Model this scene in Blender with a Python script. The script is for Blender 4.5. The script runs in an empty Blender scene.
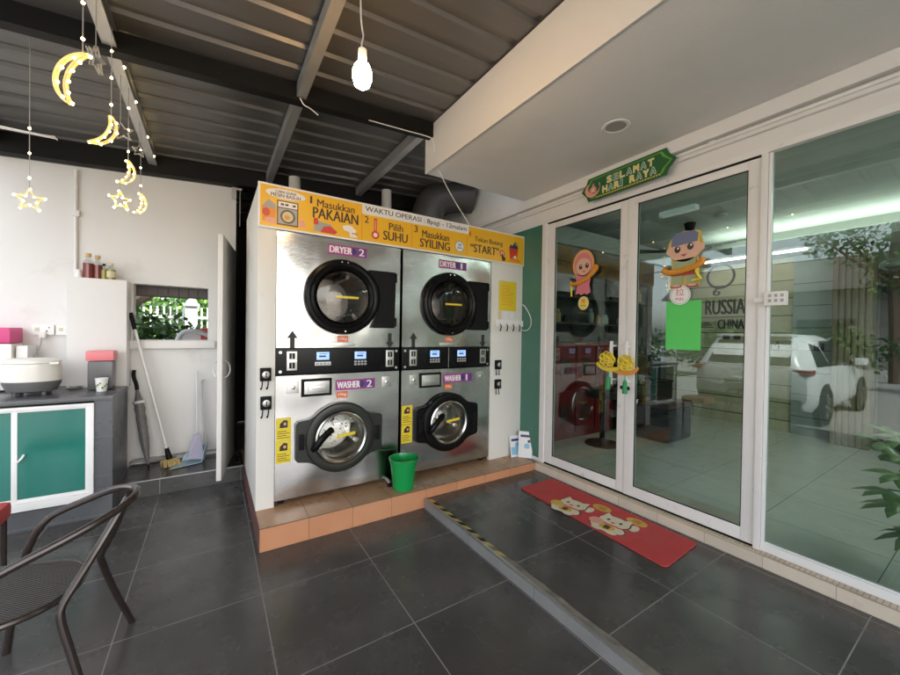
import bpy, bmesh, math, random
from mathutils import Vector, Matrix
from mathutils.geometry import tessellate_polygon
R = math.radians
rnd = random.Random(7)
sc = bpy.context.scene
COL = sc.collection

# ------------------------------------------------------------------ camera
YAW, PITCH, ROLL, FPX, CAMZ = -0.572, -0.0103, 0.0151, 368.9, 1.45
cy_, sy_, cp_, sp_ = math.cos(YAW), math.sin(YAW), math.cos(PITCH), math.sin(PITCH)
fw = Vector((-sy_*cp_, cy_*cp_, sp_)); rt = Vector((cy_, sy_, 0)); up = rt.cross(fw)
ra = rt*math.cos(ROLL) + up*math.sin(ROLL); ua = -rt*math.sin(ROLL) + up*math.cos(ROLL)
cam_d = bpy.data.cameras.new('camera'); cam = bpy.data.objects.new('camera', cam_d); COL.objects.link(cam)
cam_d.sensor_fit = 'HORIZONTAL'; cam_d.sensor_width = 36; cam_d.lens = FPX/900*36
cam_d.clip_start = .02; cam_d.clip_end = 2000
cam.matrix_world = Matrix(((ra.x, ua.x, -fw.x, 0), (ra.y, ua.y, -fw.y, 0), (ra.z, ua.z, -fw.z, CAMZ), (0, 0, 0, 1)))
sc.camera = cam

# ------------------------------------------------------------------ sky, sun, exposure
SUN_EL, SUN_AZ = R(52), R(150)      # azimuth measured from +Y towards +X
w = bpy.data.worlds.new('World'); sc.world = w; w.use_nodes = True
nt = w.node_tree; bg = nt.nodes['Background']
sky = nt.nodes.new('ShaderNodeTexSky'); sky.sky_type = 'NISHITA'; sky.sun_disc = False
sky.sun_elevation = SUN_EL; sky.sun_rotation = SUN_AZ; sky.dust_density = 3.0; sky.ozone_density = 1.0; sky.air_density = 1.0
bw = nt.nodes.new('ShaderNodeRGBToBW'); nt.links.new(sky.outputs[0], bw.inputs[0])
cl = nt.nodes.new('ShaderNodeMix'); cl.data_type = 'RGBA'; cl.blend_type = 'MULTIPLY'; cl.inputs[0].default_value = 1; nt.links.new(bw.outputs[0], cl.inputs[6]); cl.inputs[7].default_value = (1.01, 1.0, .985, 1)
mxs = nt.nodes.new('ShaderNodeMix'); mxs.data_type = 'RGBA'; mxs.inputs[0].default_value = .72        # thin overcast: most of the blue is greyed out
nt.links.new(sky.outputs[0], mxs.inputs[6]); nt.links.new(cl.outputs[2], mxs.inputs[7]); nt.links.new(mxs.outputs[2], bg.inputs[0]); bg.inputs[1].default_value = 0.15
sd = bpy.data.lights.new('sun', 'SUN'); sd.energy = 1.5; sd.angle = R(12); sd.color = (1, .97, .93)
sun = bpy.data.objects.new('sun', sd); COL.objects.link(sun)
sdir = Vector((math.sin(SUN_AZ)*math.cos(SUN_EL), math.cos(SUN_AZ)*math.cos(SUN_EL), math.sin(SUN_EL)))
sun.rotation_euler = sdir.to_track_quat('Z', 'Y').to_euler(); sun.location = (0, 0, 30)
vs = sc.view_settings; vs.view_transform = 'Standard'; vs.look = 'None'; vs.gamma = 1; vs.use_curve_mapping = False
vs.exposure = 2.9
cyc = sc.cycles
cyc.max_bounces = 12; cyc.diffuse_bounces = 6; cyc.glossy_bounces = 5; cyc.transparent_max_bounces = 12
cyc.caustics_reflective = False; cyc.caustics_refractive = False; cyc.sample_clamp_indirect = 6
cyc.use_denoising = True

# ------------------------------------------------------------------ materials
MATS = {}
def _n(nt, t, **kw):
    n = nt.nodes.new(t)
    for k, v in kw.items(): setattr(n, k, v)
    return n
def mth(nt, op, a, b=None):
    n = _n(nt, 'ShaderNodeMath', operation=op)
    for i, x in enumerate((a, b)):
        if x is None: continue
        if isinstance(x, (int, float)): n.inputs[i].default_value = x
        else: nt.links.new(x, n.inputs[i])
    return n.outputs[0]
def mixc(nt, f, a, b):
    n = _n(nt, 'ShaderNodeMix', data_type='RGBA')
    for s, x in ((n.inputs[0], f), (n.inputs[6], a), (n.inputs[7], b)):
        if isinstance(x, (int, float)): s.default_value = x
        elif isinstance(x, tuple): s.default_value = (*x[:3], 1)
        else: nt.links.new(x, s)
    return n.outputs[2]
def noise(nt, scale, detail=4, vec=None, rough=.55):
    n = _n(nt, 'ShaderNodeTexNoise'); n.inputs['Scale'].default_value = scale
    n.inputs['Detail'].default_value = detail; n.inputs['Roughness'].default_value = rough
    if vec is not None: nt.links.new(vec, n.inputs['Vector'])
    return n.outputs['Fac']
def ramp(nt, f, lo, hi):
    n = _n(nt, 'ShaderNodeMapRange'); nt.links.new(f, n.inputs[0])
    n.inputs[1].default_value = lo; n.inputs[2].default_value = hi
    return n.outputs[0]
def pos(nt, stretch=None):
    g = _n(nt, 'ShaderNodeNewGeometry').outputs['Position']
    if stretch:
        m = _n(nt, 'ShaderNodeMapping'); m.inputs['Scale'].default_value = stretch; nt.links.new(g, m.inputs[0]); return m.outputs[0]
    return g
def M(name, col, rough=.5, metal=0., var=.12, scale=6., bump=0., bscale=40., emit=None, es=0., spec=.5, alpha=1., stretch=None,
      dirt=None, dlo=.55, dhi=.75, dscale=3., trans=0.):
    m = bpy.data.materials.new(name); m.use_nodes = True; nt = m.node_tree; p = nt.nodes['Principled BSDF']
    P = pos(nt, stretch)
    f = noise(nt, scale, 5, P)
    c = mixc(nt, f, tuple(x*(1-var) for x in col), tuple(min(1, x*(1+var)) for x in col))
    if dirt:
        c = mixc(nt, ramp(nt, noise(nt, dscale, 6, P, .65), dlo, dhi), c, dirt)
    nt.links.new(c, p.inputs['Base Color'])
    r = _n(nt, 'ShaderNodeMapRange'); nt.links.new(noise(nt, scale*1.7, 4, P), r.inputs[0])
    r.inputs[3].default_value = max(.02, rough*(1-var)); r.inputs[4].default_value = min(1, rough*(1+var))
    nt.links.new(r.outputs[0], p.inputs['Roughness'])
    p.inputs['Metallic'].default_value = metal; p.inputs['Specular IOR Level'].default_value = spec
    if bump:
        b = _n(nt, 'ShaderNodeBump'); b.inputs['Strength'].default_value = bump; b.inputs['Distance'].default_value = .01
        nt.links.new(noise(nt, bscale, 4, P), b.inputs['Height']); nt.links.new(b.outputs[0], p.inputs['Normal'])
    if emit: p.inputs['Emission Color'].default_value = (*emit, 1); p.inputs['Emission Strength'].default_value = es
    if trans: p.inputs['Transmission Weight'].default_value = trans
    p.inputs['Alpha'].default_value = alpha
    MATS[name] = m; return m

def tile_mat(name, col, grout, px, py, ox, oy, gw=.004, rough=.34, axes='XY', var=.18, smear=(.2, .2, .2), cell=.15):
    m = bpy.data.materials.new(name); m.use_nodes = True; nt = m.node_tree; p = nt.nodes['Principled BSDF']
    P = pos(nt); s = _n(nt, 'ShaderNodeSeparateXYZ'); nt.links.new(P, s.inputs[0])
    def cellc(a, per, off):
        q = mth(nt, 'DIVIDE', mth(nt, 'SUBTRACT', s.outputs[a], off), per)
        fr = mth(nt, 'FRACT', q); fl = mth(nt, 'FLOOR', q)
        d = mth(nt, 'MULTIPLY', mth(nt, 'MINIMUM', fr, mth(nt, 'SUBTRACT', 1., fr)), per)
        return d, fl
    dx, fx = cellc(axes[0], px, ox); dy, fy = cellc(axes[1], py, oy)
    d = mth(nt, 'MINIMUM', dx, dy)
    g = mth(nt, 'LESS_THAN', d, gw/2)
    cv = _n(nt, 'ShaderNodeCombineXYZ'); nt.links.new(fx, cv.inputs[0]); nt.links.new(fy, cv.inputs[1])
    wn = _n(nt, 'ShaderNodeTexWhiteNoise'); nt.links.new(cv.outputs[0], wn.inputs['Vector'])
    c = mixc(nt, noise(nt, 7, 7, P, .65), tuple(x*(1-var) for x in col), tuple(x*(1+var) for x in col))
    c = mixc(nt, mth(nt, 'MULTIPLY', ramp(nt, noise(nt, 1.3, 6, P, .7), .45, .8), .45), c, smear)
    sp = mth(nt, 'MULTIPLY', mth(nt, 'GREATER_THAN', noise(nt, 60, 3, P), .73), .35)
    v = mth(nt, 'ADD', 1-cell/2, mth(nt, 'MULTIPLY', wn.outputs['Value'], cell))
    vm = _n(nt, 'ShaderNodeVectorMath', operation='SCALE'); nt.links.new(c, vm.inputs[0]); nt.links.new(v, vm.inputs['Scale'])
    gc = mixc(nt, noise(nt, 9, 4, P), tuple(x*.45 for x in grout), grout)
    c = mixc(nt, g, vm.outputs[0], gc)
    nt.links.new(c, p.inputs['Base Color'])
    r = _n(nt, 'ShaderNodeMapRange'); nt.links.new(noise(nt, 5, 6, P, .6), r.inputs[0]); r.inputs[1].default_value = .3; r.inputs[2].default_value = .7
    r.inputs[3].default_value = rough*.75; r.inputs[4].default_value = rough*1.35
    nt.links.new(mth(nt, 'ADD', r.outputs[0], mth(nt, 'MULTIPLY', g, .4)), p.inputs['Roughness'])
    b = _n(nt, 'ShaderNodeBump'); b.inputs['Strength'].default_value = .25; b.inputs['Distance'].default_value = .004
    h = mth(nt, 'SUBTRACT', mth(nt, 'MULTIPLY', noise(nt, 22, 5, P), .25), g)
    nt.links.new(h, b.inputs['Height']); nt.links.new(b.outputs[0], p.inputs['Normal'])
    MATS[name] = m

def glass_mat(name, tint, base=.05, rough=0., amp=.9):
    m = bpy.data.materials.new(name); m.use_nodes = True; nt = m.node_tree; nt.nodes.remove(nt.nodes['Principled BSDF'])
    out = nt.nodes['Material Output']
    t = _n(nt, 'ShaderNodeBsdfTransparent'); t.inputs[0].default_value = (*tint, 1)
    g = _n(nt, 'ShaderNodeBsdfGlossy'); g.inputs['Roughness'].default_value = rough; g.inputs[0].default_value = (.93, .98, .96, 1)
    lw = _n(nt, 'ShaderNodeLayerWeight'); lw.inputs[0].default_value = .5
    f = mth(nt, 'ADD', base, mth(nt, 'MULTIPLY', mth(nt, 'POWER', lw.outputs['Facing'], 4.), amp))
    f = mth(nt, 'ADD', f, mth(nt, 'MULTIPLY', ramp(nt, noise(nt, 5, 6, pos(nt), .7), .5, .9), .012))
    mx = _n(nt, 'ShaderNodeMixShader'); nt.links.new(f, mx.inputs[0]); nt.links.new(t.outputs[0], mx.inputs[1]); nt.links.new(g.outputs[0], mx.inputs[2])
    nt.links.new(mx.outputs[0], out.inputs[0]); MATS[name] = m

# setting
tile_mat('dark_floor_tile', (.056, .053, .050), (.32, .31, .29), .62, .62, .24, 1.625, .0048, .24, 'XY', .22, (.17, .165, .155), .26)
tile_mat('terracotta_face', (.56, .25, .125), (.30, .17, .11), .31, .31, .265, .157, .004, .42, 'XZ', .15, (.62, .36, .22))
tile_mat('terracotta_top', (.38, .215, .115), (.2, .12, .08), .31, .5, .265, 2.67, .004, .3, 'XY', .25, (.47, .33, .21), .25)
tile_mat('counter_tile', (.075, .08, .088), (.24, .24, .24), .6, .30, -.65, .02, .003, .3, 'XZ', .15)
tile_mat('counter_side_tile', (.075, .08, .088), (.24, .24, .24), .6, .60, 3.81, .02, .003, .3, 'YZ', .15)
tile_mat('sill_tile', (.66, .58, .47), (.45, .38, .3), .31, .31, .2, .0, .003, .35, 'YZ', .08, (.5, .42, .33))
tile_mat('sill_mosaic', (.60, .51, .40), (.50, .41, .31), .022, .022, .0, .0, .005, .5, 'XY', .2, (.42, .33, .25), .4)
tile_mat('shop_floor_tile', (.72, .70, .62), (.2, .2, .18), .62, .62, .3, .4, .005, .12, 'XY', .05, (.42, .42, .38), .06)
M('asphalt', (.30, .29, .27), .85, var=.2, scale=3, bump=.3, bscale=120)
M('grass', (.07, .10, .035), .9, var=.35, scale=5)
M('concrete', (.30, .29, .27), .8, var=.2, scale=4)
M('wall_paint', (.74, .725, .70), .6, var=.04, scale=2.5, bump=.10, bscale=9, dirt=(.56, .52, .47), dlo=.60, dhi=.85, dscale=1.6)
M('wall_paint_warm', (.74, .72, .69), .5, var=.05, scale=4, bump=.06, bscale=14, dirt=(.52, .46, .40), dlo=.62, dhi=.85, dscale=5)
M('soffit_paint', (.80, .785, .765), .6, var=.05, scale=2, bump=.10, bscale=50, dirt=(.70, .68, .65), dlo=.55, dhi=.85, dscale=1.2)
M('fascia_paint', (.78, .745, .70), .5, var=.04, scale=3, bump=.05, bscale=10)
M('board_white', (.74, .72, .67), .42, var=.04, scale=3, dirt=(.58, .52, .44), dlo=.63, dhi=.85, dscale=3.5)
M('frame_white', (.78, .76, .735), .38, var=.05, scale=9, dirt=(.48, .44, .40), dlo=.62, dhi=.8, dscale=11)
M('alu_white', (.80, .80, .79), .3, var=.04, scale=8)
M('green_panel', (.06, .18, .13), .3, var=.12, scale=2, dirt=(.09, .19, .15), dlo=.5, dhi=.8, dscale=4)
M('teal_glass', (.018, .17, .135), .14, var=.25, scale=2.2)
M('roof_metal', (.155, .152, .148), .42, .5, var=.2, scale=2.5, bump=.12, bscale=70, stretch=(.15, 1.6, 1), dirt=(.10, .09, .08), dlo=.5, dhi=.8)
M('purlin_metal', (.50, .50, .49), .38, .7, var=.15, scale=6)
M('black_steel', (.007, .0065, .006), .6, var=.2, spec=.25)
M('pvc_grey', (.50, .49, .46), .45)
M('duct_grey', (.07, .068, .066), .5, .3, bump=.2, bscale=30)
M('void_shade', (.02, .018, .016), .8)  # near-black: the shade of unlit spaces put into the colour
M('maroon_edge', (.13, .06, .05), .6, var=.3, scale=12)
# machines
def steel(name, col=(.49, .47, .445), rough=.13, wav=.5):
    m = bpy.data.materials.new(name); m.use_nodes = True; nt = m.node_tree; p = nt.nodes['Principled BSDF']
    P = pos(nt); B = pos(nt, (1.5, 1, 90))
    c = mixc(nt, noise(nt, 1.8, 3, P, .5), tuple(x*.85 for x in col), tuple(min(1, x*1.1) for x in col))
    c = mixc(nt, mth(nt, 'MULTIPLY', ramp(nt, noise(nt, 2.4, 5, pos(nt, (2.5, 1, .7)), .62), .5, .8), .45), c, tuple(x*.6 for x in col))
    nt.links.new(c, p.inputs['Base Color']); p.inputs['Metallic'].default_value = 1
    r = _n(nt, 'ShaderNodeMapRange'); nt.links.new(noise(nt, 2.2, 4, P, .55), r.inputs[0]); r.inputs[1].default_value = .3; r.inputs[2].default_value = .7
    r.inputs[3].default_value = rough*.8; r.inputs[4].default_value = rough*1.3; nt.links.new(r.outputs[0], p.inputs['Roughness'])
    b1 = _n(nt, 'ShaderNodeBump'); b1.inputs['Strength'].default_value = wav; b1.inputs['Distance'].default_value = .05
    nt.links.new(noise(nt, 2.6, 1, P, .3), b1.inputs['Height'])
    b2 = _n(nt, 'ShaderNodeBump'); b2.inputs['Strength'].default_value = .09; b2.inputs['Distance'].default_value = .003
    nt.links.new(noise(nt, 9, 3, B), b2.inputs['Height']); nt.links.new(b1.outputs[0], b2.inputs['Normal'])
    nt.links.new(b2.outputs[0], p.inputs['Normal']); MATS[name] = m
steel('steel_sheet'); steel('steel_plate', (.55, .53, .5), .3, .05); steel('chrome', (.72, .70, .67), .1, .02); steel('drum_dark', (.34, .31, .28), .25, .3); steel('drum_steel', (.74, .71, .66), .2, .6)
M('black_gloss', (.006, .006, .006),   .26, spec=.15, var=.2)
M('black_matte', (.007, .007, .007), .55, var=.2, spec=.15)
M('olive_black', (.022, .023, .017), .3, var=.15, spec=.35)
M('lcd_blue', (.2, .3, .5), .2, emit=(.30, .48, 1.0), es=.16)
M('lcd_text', (.03, .05, .12), .4)
M('key_grey', (.42, .41, .39), .4)
M('magenta', (.38, .035, .26), .4, var=.05); M('violet', (.16, .035, .22), .4, var=.05); M('navy', (.03, .03, .13), .4)
M('ink_white', (.80, .79, .77), .45, var=.02); M('ink_black', (.014, .013, .013), .5)
M('orange_label', (.80, .16, .04), .4); M('yellow_label', (.78, .60, .03), .4, var=.05)
M('sign_yellow', (.83, .46, .018), .35, var=.03, scale=3); M('sign_orange', (.75, .26, .02), .4)
M('sign_red', (.62, .05, .03), .4); M('sign_pink', (.75, .33, .25), .4); M('sign_grey', (.35, .34, .32), .4); M('sign_green', (.10, .32, .12), .4); M('sign_brown', (.06, .035, .02), .4)
M('paper_white', (.76, .76, .76), .7); M('paper_blue', (.25, .5, .66), .5); M('paper_green', (.10, .62, .12), .6, var=.04); M('notice_yellow', (.75, .58, .03), .3, var=.08)
glass_mat('shop_glass', (.685, .775, .75), .055, 0, .75); glass_mat('door_glass', (.86, .86, .84), .04, .01, .4); glass_mat('clear_glass', (.86, .88, .86), .05, 0, .6)
glass_mat('dryer_glass', (.62, .60, .58), .03, .01, .4)
M('bucket_green', (.006, .27, .06), .22, var=.12)
M('mat_red', (.46, .045, .045), .75, var=.14, scale=14, bump=.25, bscale=200, dirt=(.38, .09, .085), dlo=.5, dhi=.8)
M('cat_cream', (.62, .56, .42), .7, var=.15, scale=30); M('cat_gold', (.55, .36, .05), .6)
M('hazard_yellow', (.50, .38, .06), .6, var=.25, scale=14, dirt=(.15, .13, .10), dlo=.45, dhi=.65, dscale=7); M('hazard_worn', (.17, .155, .13), .7, var=.3, scale=25)
M('hazard_dark', (.10, .092, .08), .7, var=.3, scale=25, dirt=(.17, .155, .13), dlo=.4, dhi=.6, dscale=9)
M('nosing_metal', (.42, .42, .41), .35, .8, var=.15, scale=8); M('nosing_face', (.30, .30, .295), .45, .3, var=.25, scale=6)
M('chair_tube', (.045, .034, .030), .22, .35, var=.25, scale=20)
M('red_cloth', (.50, .06, .06), .7)
M('cooker_white', (.77, .75, .69), .22, var=.03); M('cooker_grey', (.13, .13, .13), .35)
M('pink_plastic', (.75, .20, .22), .35); M('magenta_box', (.62, .04, .20), .4); M('smoke_plastic', (.085, .08, .085), .25); M('cable_grey', (.35, .35, .34), .5); M('cable_white', (.75, .74, .71), .45)
M('brown_glass', (.18, .03, .022), .1); M('oil_glass', (.26, .23, .035), .12); M('cork', (.58, .36, .16), .5); M('cream_label', (.62, .57, .36), .6)
M('umbrella_cloth', (.16, .155, .15), .55, var=.35, scale=30); M('pole_white', (.70, .69, .66), .3); M('pole_silver', (.60, .60, .58), .3, .4)
M('mop_straw', (.55, .40, .16), .9, var=.3, scale=60, bump=.6, bscale=200); M('pan_blue', (.33, .46, .52), .4, var=.1); M('broom_lilac', (.42, .40, .52), .8, var=.2, scale=60)
M('door_white', (.72, .70, .66), .45, var=.04, dirt=(.55, .5, .44), dlo=.65, dhi=.85)
M('led_warm', (1, .8, .4), .3, emit=(1, .70, .28), es=8); M('ornament_lit', (.75, .62, .34), .12, emit=(1, .62, .14), es=.07, alpha=.75); M('ornament_dim', (.62, .60, .55), .15, alpha=.55)  # lit outlines: LED light in clear plastic painted as yellow tint and faint glow
M('bulb_glow', (1, .8, .5), .3, emit=(1, .60, .25), es=24)
M('mural_fill_glow', (1, 1, .95), .3, emit=(1, .97, .88), es=3.2)  # glow of the strip added to brighten the mural
M('tube_glow', (1, 1, .95), .3, emit=(.97, 1, .88), es=.6)
M('fill_glow', (1, 1, .95), .3, emit=(.97, 1, .95), es=3.0)  # glow of the added fill panels in the shop
M('ceiling_lamp', (.8, .8, .8), .4, emit=(.9, 1, .9), es=.03)
M('shop_wall', (.30, .31, .29), .6); M('shop_ceiling', (.62, .62, .60), .6); M('bulkhead_paint', (.55, .56, .54), .6); M('dark_wall', (.05, .05, .048), .6)
tile_mat('crate_planks', (.64, .55, .37), (.10, .08, .05), 1.9, .245, 0.1, .06, .012, .6, 'YZ', .25, (.35, .28, .17), .3)
tile_mat('pale_siding', (.40, .44, .43), (.18, .2, .2), 3., .30, 0, .1, .012, .5, 'YZ', .06)
M('wood_slat', (.27, .20, .115), .5, var=.2, scale=5, stretch=(8, 8, .6))
M('red_cabinet', (.22, .016, .018), .3); M('black_vinyl', (.013, .013, .013), .35); M('maroon_vinyl', (.09, .03, .025), .3)
M('banner_green', (.012, .10, .026), .45); M('banner_lime', (.13, .33, .03), .45); M('gold', (.62, .43, .07), .4); M('letter_yellow', (.80, .62, .12), .45); M('letter_teal', (.03, .25, .2), .4); M('letter_rim', (.70, .66, .50), .45)
M('skin', (.72, .43, .31), .5, var=.03); M('hijab', (.70, .38, .20), .5); M('hijab_pink', (.66, .22, .22), .5); M('dress_pink', (.70, .20, .24), .5); M('baju_green', (.32, .38, .20), .5); M('songkok', (.13, .16, .26), .5); M('sash', (.40, .05, .05), .5); M('garland', (.68, .27, .03), .5, var=.25, scale=60); M('eye_dark', (.03, .014, .012), .4)
M('tassel_green', (.02, .25, .07), .6); M('ketupat_yellow', (.74, .56, .03), .5, var=.1, scale=50)
M('leaf_dark', (.028, .075, .02), .45, var=.35, scale=3); M('leaf_mid', (.06, .15, .03), .5, var=.35, scale=2); M('leaf_bright', (.12, .24, .04), .5, var=.35, scale=2); M('bark', (.11, .075, .05), .9, var=.3, scale=12, bump=.5, bscale=30)
M('leaf_indoor', (.13, .25, .05), .35, var=.3, scale=8); M('pot_clay', (.40, .36, .30), .6)
M('fence_white', (.76, .77, .78), .5); M('awning', (.10, .085, .08), .7); M('house_wall', (.22, .215, .20), .7); M('roof_tile', (.10, .085, .08), .7, var=.3)
M('car_white', (.80, .81, .82), .12, var=.01); M('car_glass', (.012, .014, .016), .05); M('tyre', (.018, .018, .018), .8); M('rim_grey', (.3, .3, .31), .25, .8); M('tail_red', (.35, .01, .01), .15); M('car_trim', (.03, .03, .03), .45)
m = bpy.data.materials.new('rattan'); m.use_nodes = True; nt = m.node_tree; p = nt.nodes['Principled BSDF']; p.inputs['Roughness'].default_value = .5
P = pos(nt); s = _n(nt, 'ShaderNodeSeparateXYZ'); nt.links.new(P, s.inputs[0])
def wv(a, o=0): return mth(nt, 'SINE', mth(nt, 'ADD', mth(nt, 'MULTIPLY', s.outputs[a], 2*math.pi/.011), o))
hh = mth(nt, 'MULTIPLY', wv('X'), wv('Y')); c = mixc(nt, ramp(nt, hh, -.6, .8), (.008, .006, .005), (.10, .078, .068))
nt.links.new(c, p.inputs['Base Color']); b = _n(nt, 'ShaderNodeBump'); b.inputs['Strength'].default_value = .8; b.inputs['Distance'].default_value = .004
nt.links.new(hh, b.inputs['Height']); nt.links.new(b.outputs[0], p.inputs['Normal']); MATS['rattan'] = m

# ------------------------------------------------------------------ mesh builder
class F:                                    # a frame: origin, u, v, n = u x v
    def __init__(s, o, u, v): s.o = Vector(o); s.u = Vector(u).normalized(); s.v = Vector(v).normalized(); s.n = s.u.cross(s.v)
    def p(s, a, b, d=0.): return s.o + s.u*a + s.v*b + s.n*d
def FY(y): return F((0, y, 0), (1, 0, 0), (0, 0, 1))        # faces -Y, u = X, v = Z
def FX(x): return F((x, 0, 0), (0, -1, 0), (0, 0, 1))       # faces -X, u = -Y, v = Z
def FZ(x, y, z=0.): return F((x, y, z), (1, 0, 0), (0, 1, 0))
_txt = {}
def text_geo(s, off):
    k = (s, off)
    if k not in _txt:
        c = bpy.data.curves.new('t', 'FONT'); c.body = s; c.offset = off; c.resolution_u = 3; c.fill_mode = 'FRONT' if hasattr(c, 'fill_mode') else c.fill_mode
        o = bpy.data.objects.new('t', c); COL.objects.link(o); bpy.context.view_layer.update()
        me = bpy.data.meshes.new_from_object(o.evaluated_get(bpy.context.evaluated_depsgraph_get()))
        vv = [v.co.xy.copy() for v in me.vertices]; ff = [tuple(p.vertices) for p in me.polygons]
        bpy.data.objects.remove(o); bpy.data.curves.remove(c); bpy.data.meshes.remove(me)
        xs = [v.x for v in vv] or [0, 1]; ys = [v.y for v in vv] or [0, 1]
        x0, x1, y0, y1 = min(xs), max(xs), min(ys), max(ys)
        _txt[k] = ([((v.x-x0)/(x1-x0+1e-9), (v.y-y0)/(y1-y0+1e-9)) for v in vv], ff)
    return _txt[k]
class MB:
    def __init__(s): s.v = []; s.f = []; s.m = []; s.mats = []
    def mi(s, m):
        if m not in s.mats: s.mats.append(m)
        return s.mats.index(m)
    def add(s, vs, fs, m):
        b = len(s.v); k = s.mi(m); s.v += [Vector(v) for v in vs]
        for f in fs: s.f.append(tuple(b+i for i in f)); s.m.append(k)
        return s
    def box(s, x0, x1, y0, y1, z0, z1, m, bev=0.):
        if bev:
            bm = bmesh.new(); bmesh.ops.create_cube(bm, size=1)
            for v in bm.verts: v.co = ((x0+x1)/2+v.co.x*(x1-x0), (y0+y1)/2+v.co.y*(y1-y0), (z0+z1)/2+v.co.z*(z1-z0))
            bmesh.ops.bevel(bm, geom=bm.edges[:], offset=bev, segments=2, affect='EDGES', profile=.7)
            bm.verts.index_update(); s.add([v.co.copy() for v in bm.verts], [[v.index for v in f.verts] for f in bm.faces], m); bm.free(); return s
        V = [(x, y, z) for z in (z0, z1) for y in (y0, y1) for x in (x0, x1)]
        return s.add(V, [(0, 2, 3, 1), (4, 5, 7, 6), (0, 1, 5, 4), (2, 6, 7, 3), (0, 4, 6, 2), (1, 3, 7, 5)], m)
    def rect(s, f, u0, u1, v0, v1, d0, d1, m, bev=0.):
        t = MB(); t.box(u0, u1, v0, v1, d0, d1, m, bev); return s.add([f.p(*q) for q in t.v], t.f, m)
    def prism(s, f, poly, d0, d1, m):
        n = len(poly); tri = tessellate_polygon([[Vector((a, b, 0)) for a, b in poly]])
        V = [f.p(a, b, d0) for a, b in poly] + [f.p(a, b, d1) for a, b in poly]
        area = sum(poly[i][0]*poly[(i+1) % n][1]-poly[(i+1) % n][0]*poly[i][1] for i in range(n))
        FF = []
        for t in tri:
            a, b, c = [poly[i] for i in t]
            ccw = (b[0]-a[0])*(c[1]-a[1])-(b[1]-a[1])*(c[0]-a[0]) > 0
            t = t if ccw else t[::-1]
            FF += [tuple(t[::-1]), tuple(i+n for i in t)]
        for i in range(n):
            j = (i+1) % n; q = (i, j, j+n, i+n); FF.append(q if area > 0 else q[::-1])
        return s.add(V, FF, m)
    def plate(s, f, u0, u1, v0, v1, cu, cv, r, d0, d1, m, n=48):       # plate with a round hole
        out = [(u0, v0), (u1, v0), (u1, v1), (u0, v1)]; inn = [(cu+r*math.cos(2*math.pi*i/n), cv+r*math.sin(2*math.pi*i/n)) for i in range(n)]
        P_ = out+inn; N = len(P_); tri = tessellate_polygon([[Vector((a, b, 0)) for a, b in out], [Vector((a, b, 0)) for a, b in inn]])
        V = [f.p(a, b, d0) for a, b in P_]+[f.p(a, b, d1) for a, b in P_]; FF = []
        for t in tri:
            a, b, c = [P_[i] for i in t]; t = t if (b[0]-a[0])*(c[1]-a[1])-(b[1]-a[1])*(c[0]-a[0]) > 0 else t[::-1]
            FF += [tuple(t[::-1]), tuple(i+N for i in t)]
        FF += [(i, (i+1) % 4, (i+1) % 4+N, i+N) for i in range(4)]+[(4+(i+1) % n, 4+i, 4+i+N, 4+(i+1) % n+N) for i in range(n)]
        return s.add(V, FF, m)
    def disc(s, f, cu, cv, ru, rv, d0, d1, m, n=28, a0=0):
        return s.prism(f, [(cu+ru*math.cos(a0+2*math.pi*i/n), cv+rv*math.sin(a0+2*math.pi*i/n)) for i in range(n)], d0, d1, m)
    def lathe(s, f, cu, cv, prof, m, n=36, closed=False, ru=1., rv=1., cap=True):
        V = []; k = len(prof)
        for i in range(n):
            a = 2*math.pi*i/n
            for r, d in prof: V.append(f.p(cu+r*ru*math.cos(a), cv+r*rv*math.sin(a), d))
        FF = []
        for i in range(n):
            j = (i+1) % n
            for q in range(k if closed else k-1):
                q2 = (q+1) % k; FF.append((i*k+q, j*k+q, j*k+q2, i*k+q2))
        if not closed and cap:
            if prof[0][0] > 1e-6: FF.append(tuple(i*k for i in range(n))[::-1])
            if prof[-1][0] > 1e-6: FF.append(tuple(i*k+k-1 for i in range(n)))
        return s.add(V, FF, m)
    def tube(s, pts, r, m, n=8, closed=False, flat=None):
        pts = [Vector(p) for p in pts]; k = len(pts); rr = r if isinstance(r, (list, tuple)) else [r]*k
        V = []; prev = None
        for i, p in enumerate(pts):
            a = pts[i-1] if (i or closed) else p; b = pts[(i+1) % k] if (i < k-1 or closed) else p
            t = (b-a).normalized()
            if prev is None: u = t.orthogonal().normalized()
            else:
                u = prev - t*prev.dot(t); u = u.normalized() if u.length > 1e-6 else t.orthogonal().normalized()
            prev = u; v = t.cross(u)
            for q in range(n):
                an = 2*math.pi*q/n; V.append(p + (u*math.cos(an)+v*math.sin(an))*rr[i])
        FF = [(i*n+q, i*n+(q+1) % n, ((i+1) % k)*n+(q+1) % n, ((i+1) % k)*n+q) for i in range(k if closed else k-1) for q in range(n)]
        if not closed: FF += [tuple(range(n))[::-1], tuple((k-1)*n+q for q in range(n))]
        return s.add(V, FF, m)
    def text(s, st, f, u0, u1, v0, v1, d, m, off=0., dep=.0008):
        vv, ff = text_geo(st, 0.)
        h = (v1-v0)*off*1.6; sh = [(0, 0)] if off <= 0 else ([(0, 0), (h, 0), (-h, 0)] if off < .04 else [(h, h), (-h, h), (h, -h), (-h, -h), (0, h), (0, -h)])
        for k, (du, dv) in enumerate(sh): s.add([f.p(u0+a*(u1-u0)+du, v0+b*(v1-v0)+dv, d+dep-k*.00008) for a, b in vv], ff, m)
        return s
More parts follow.
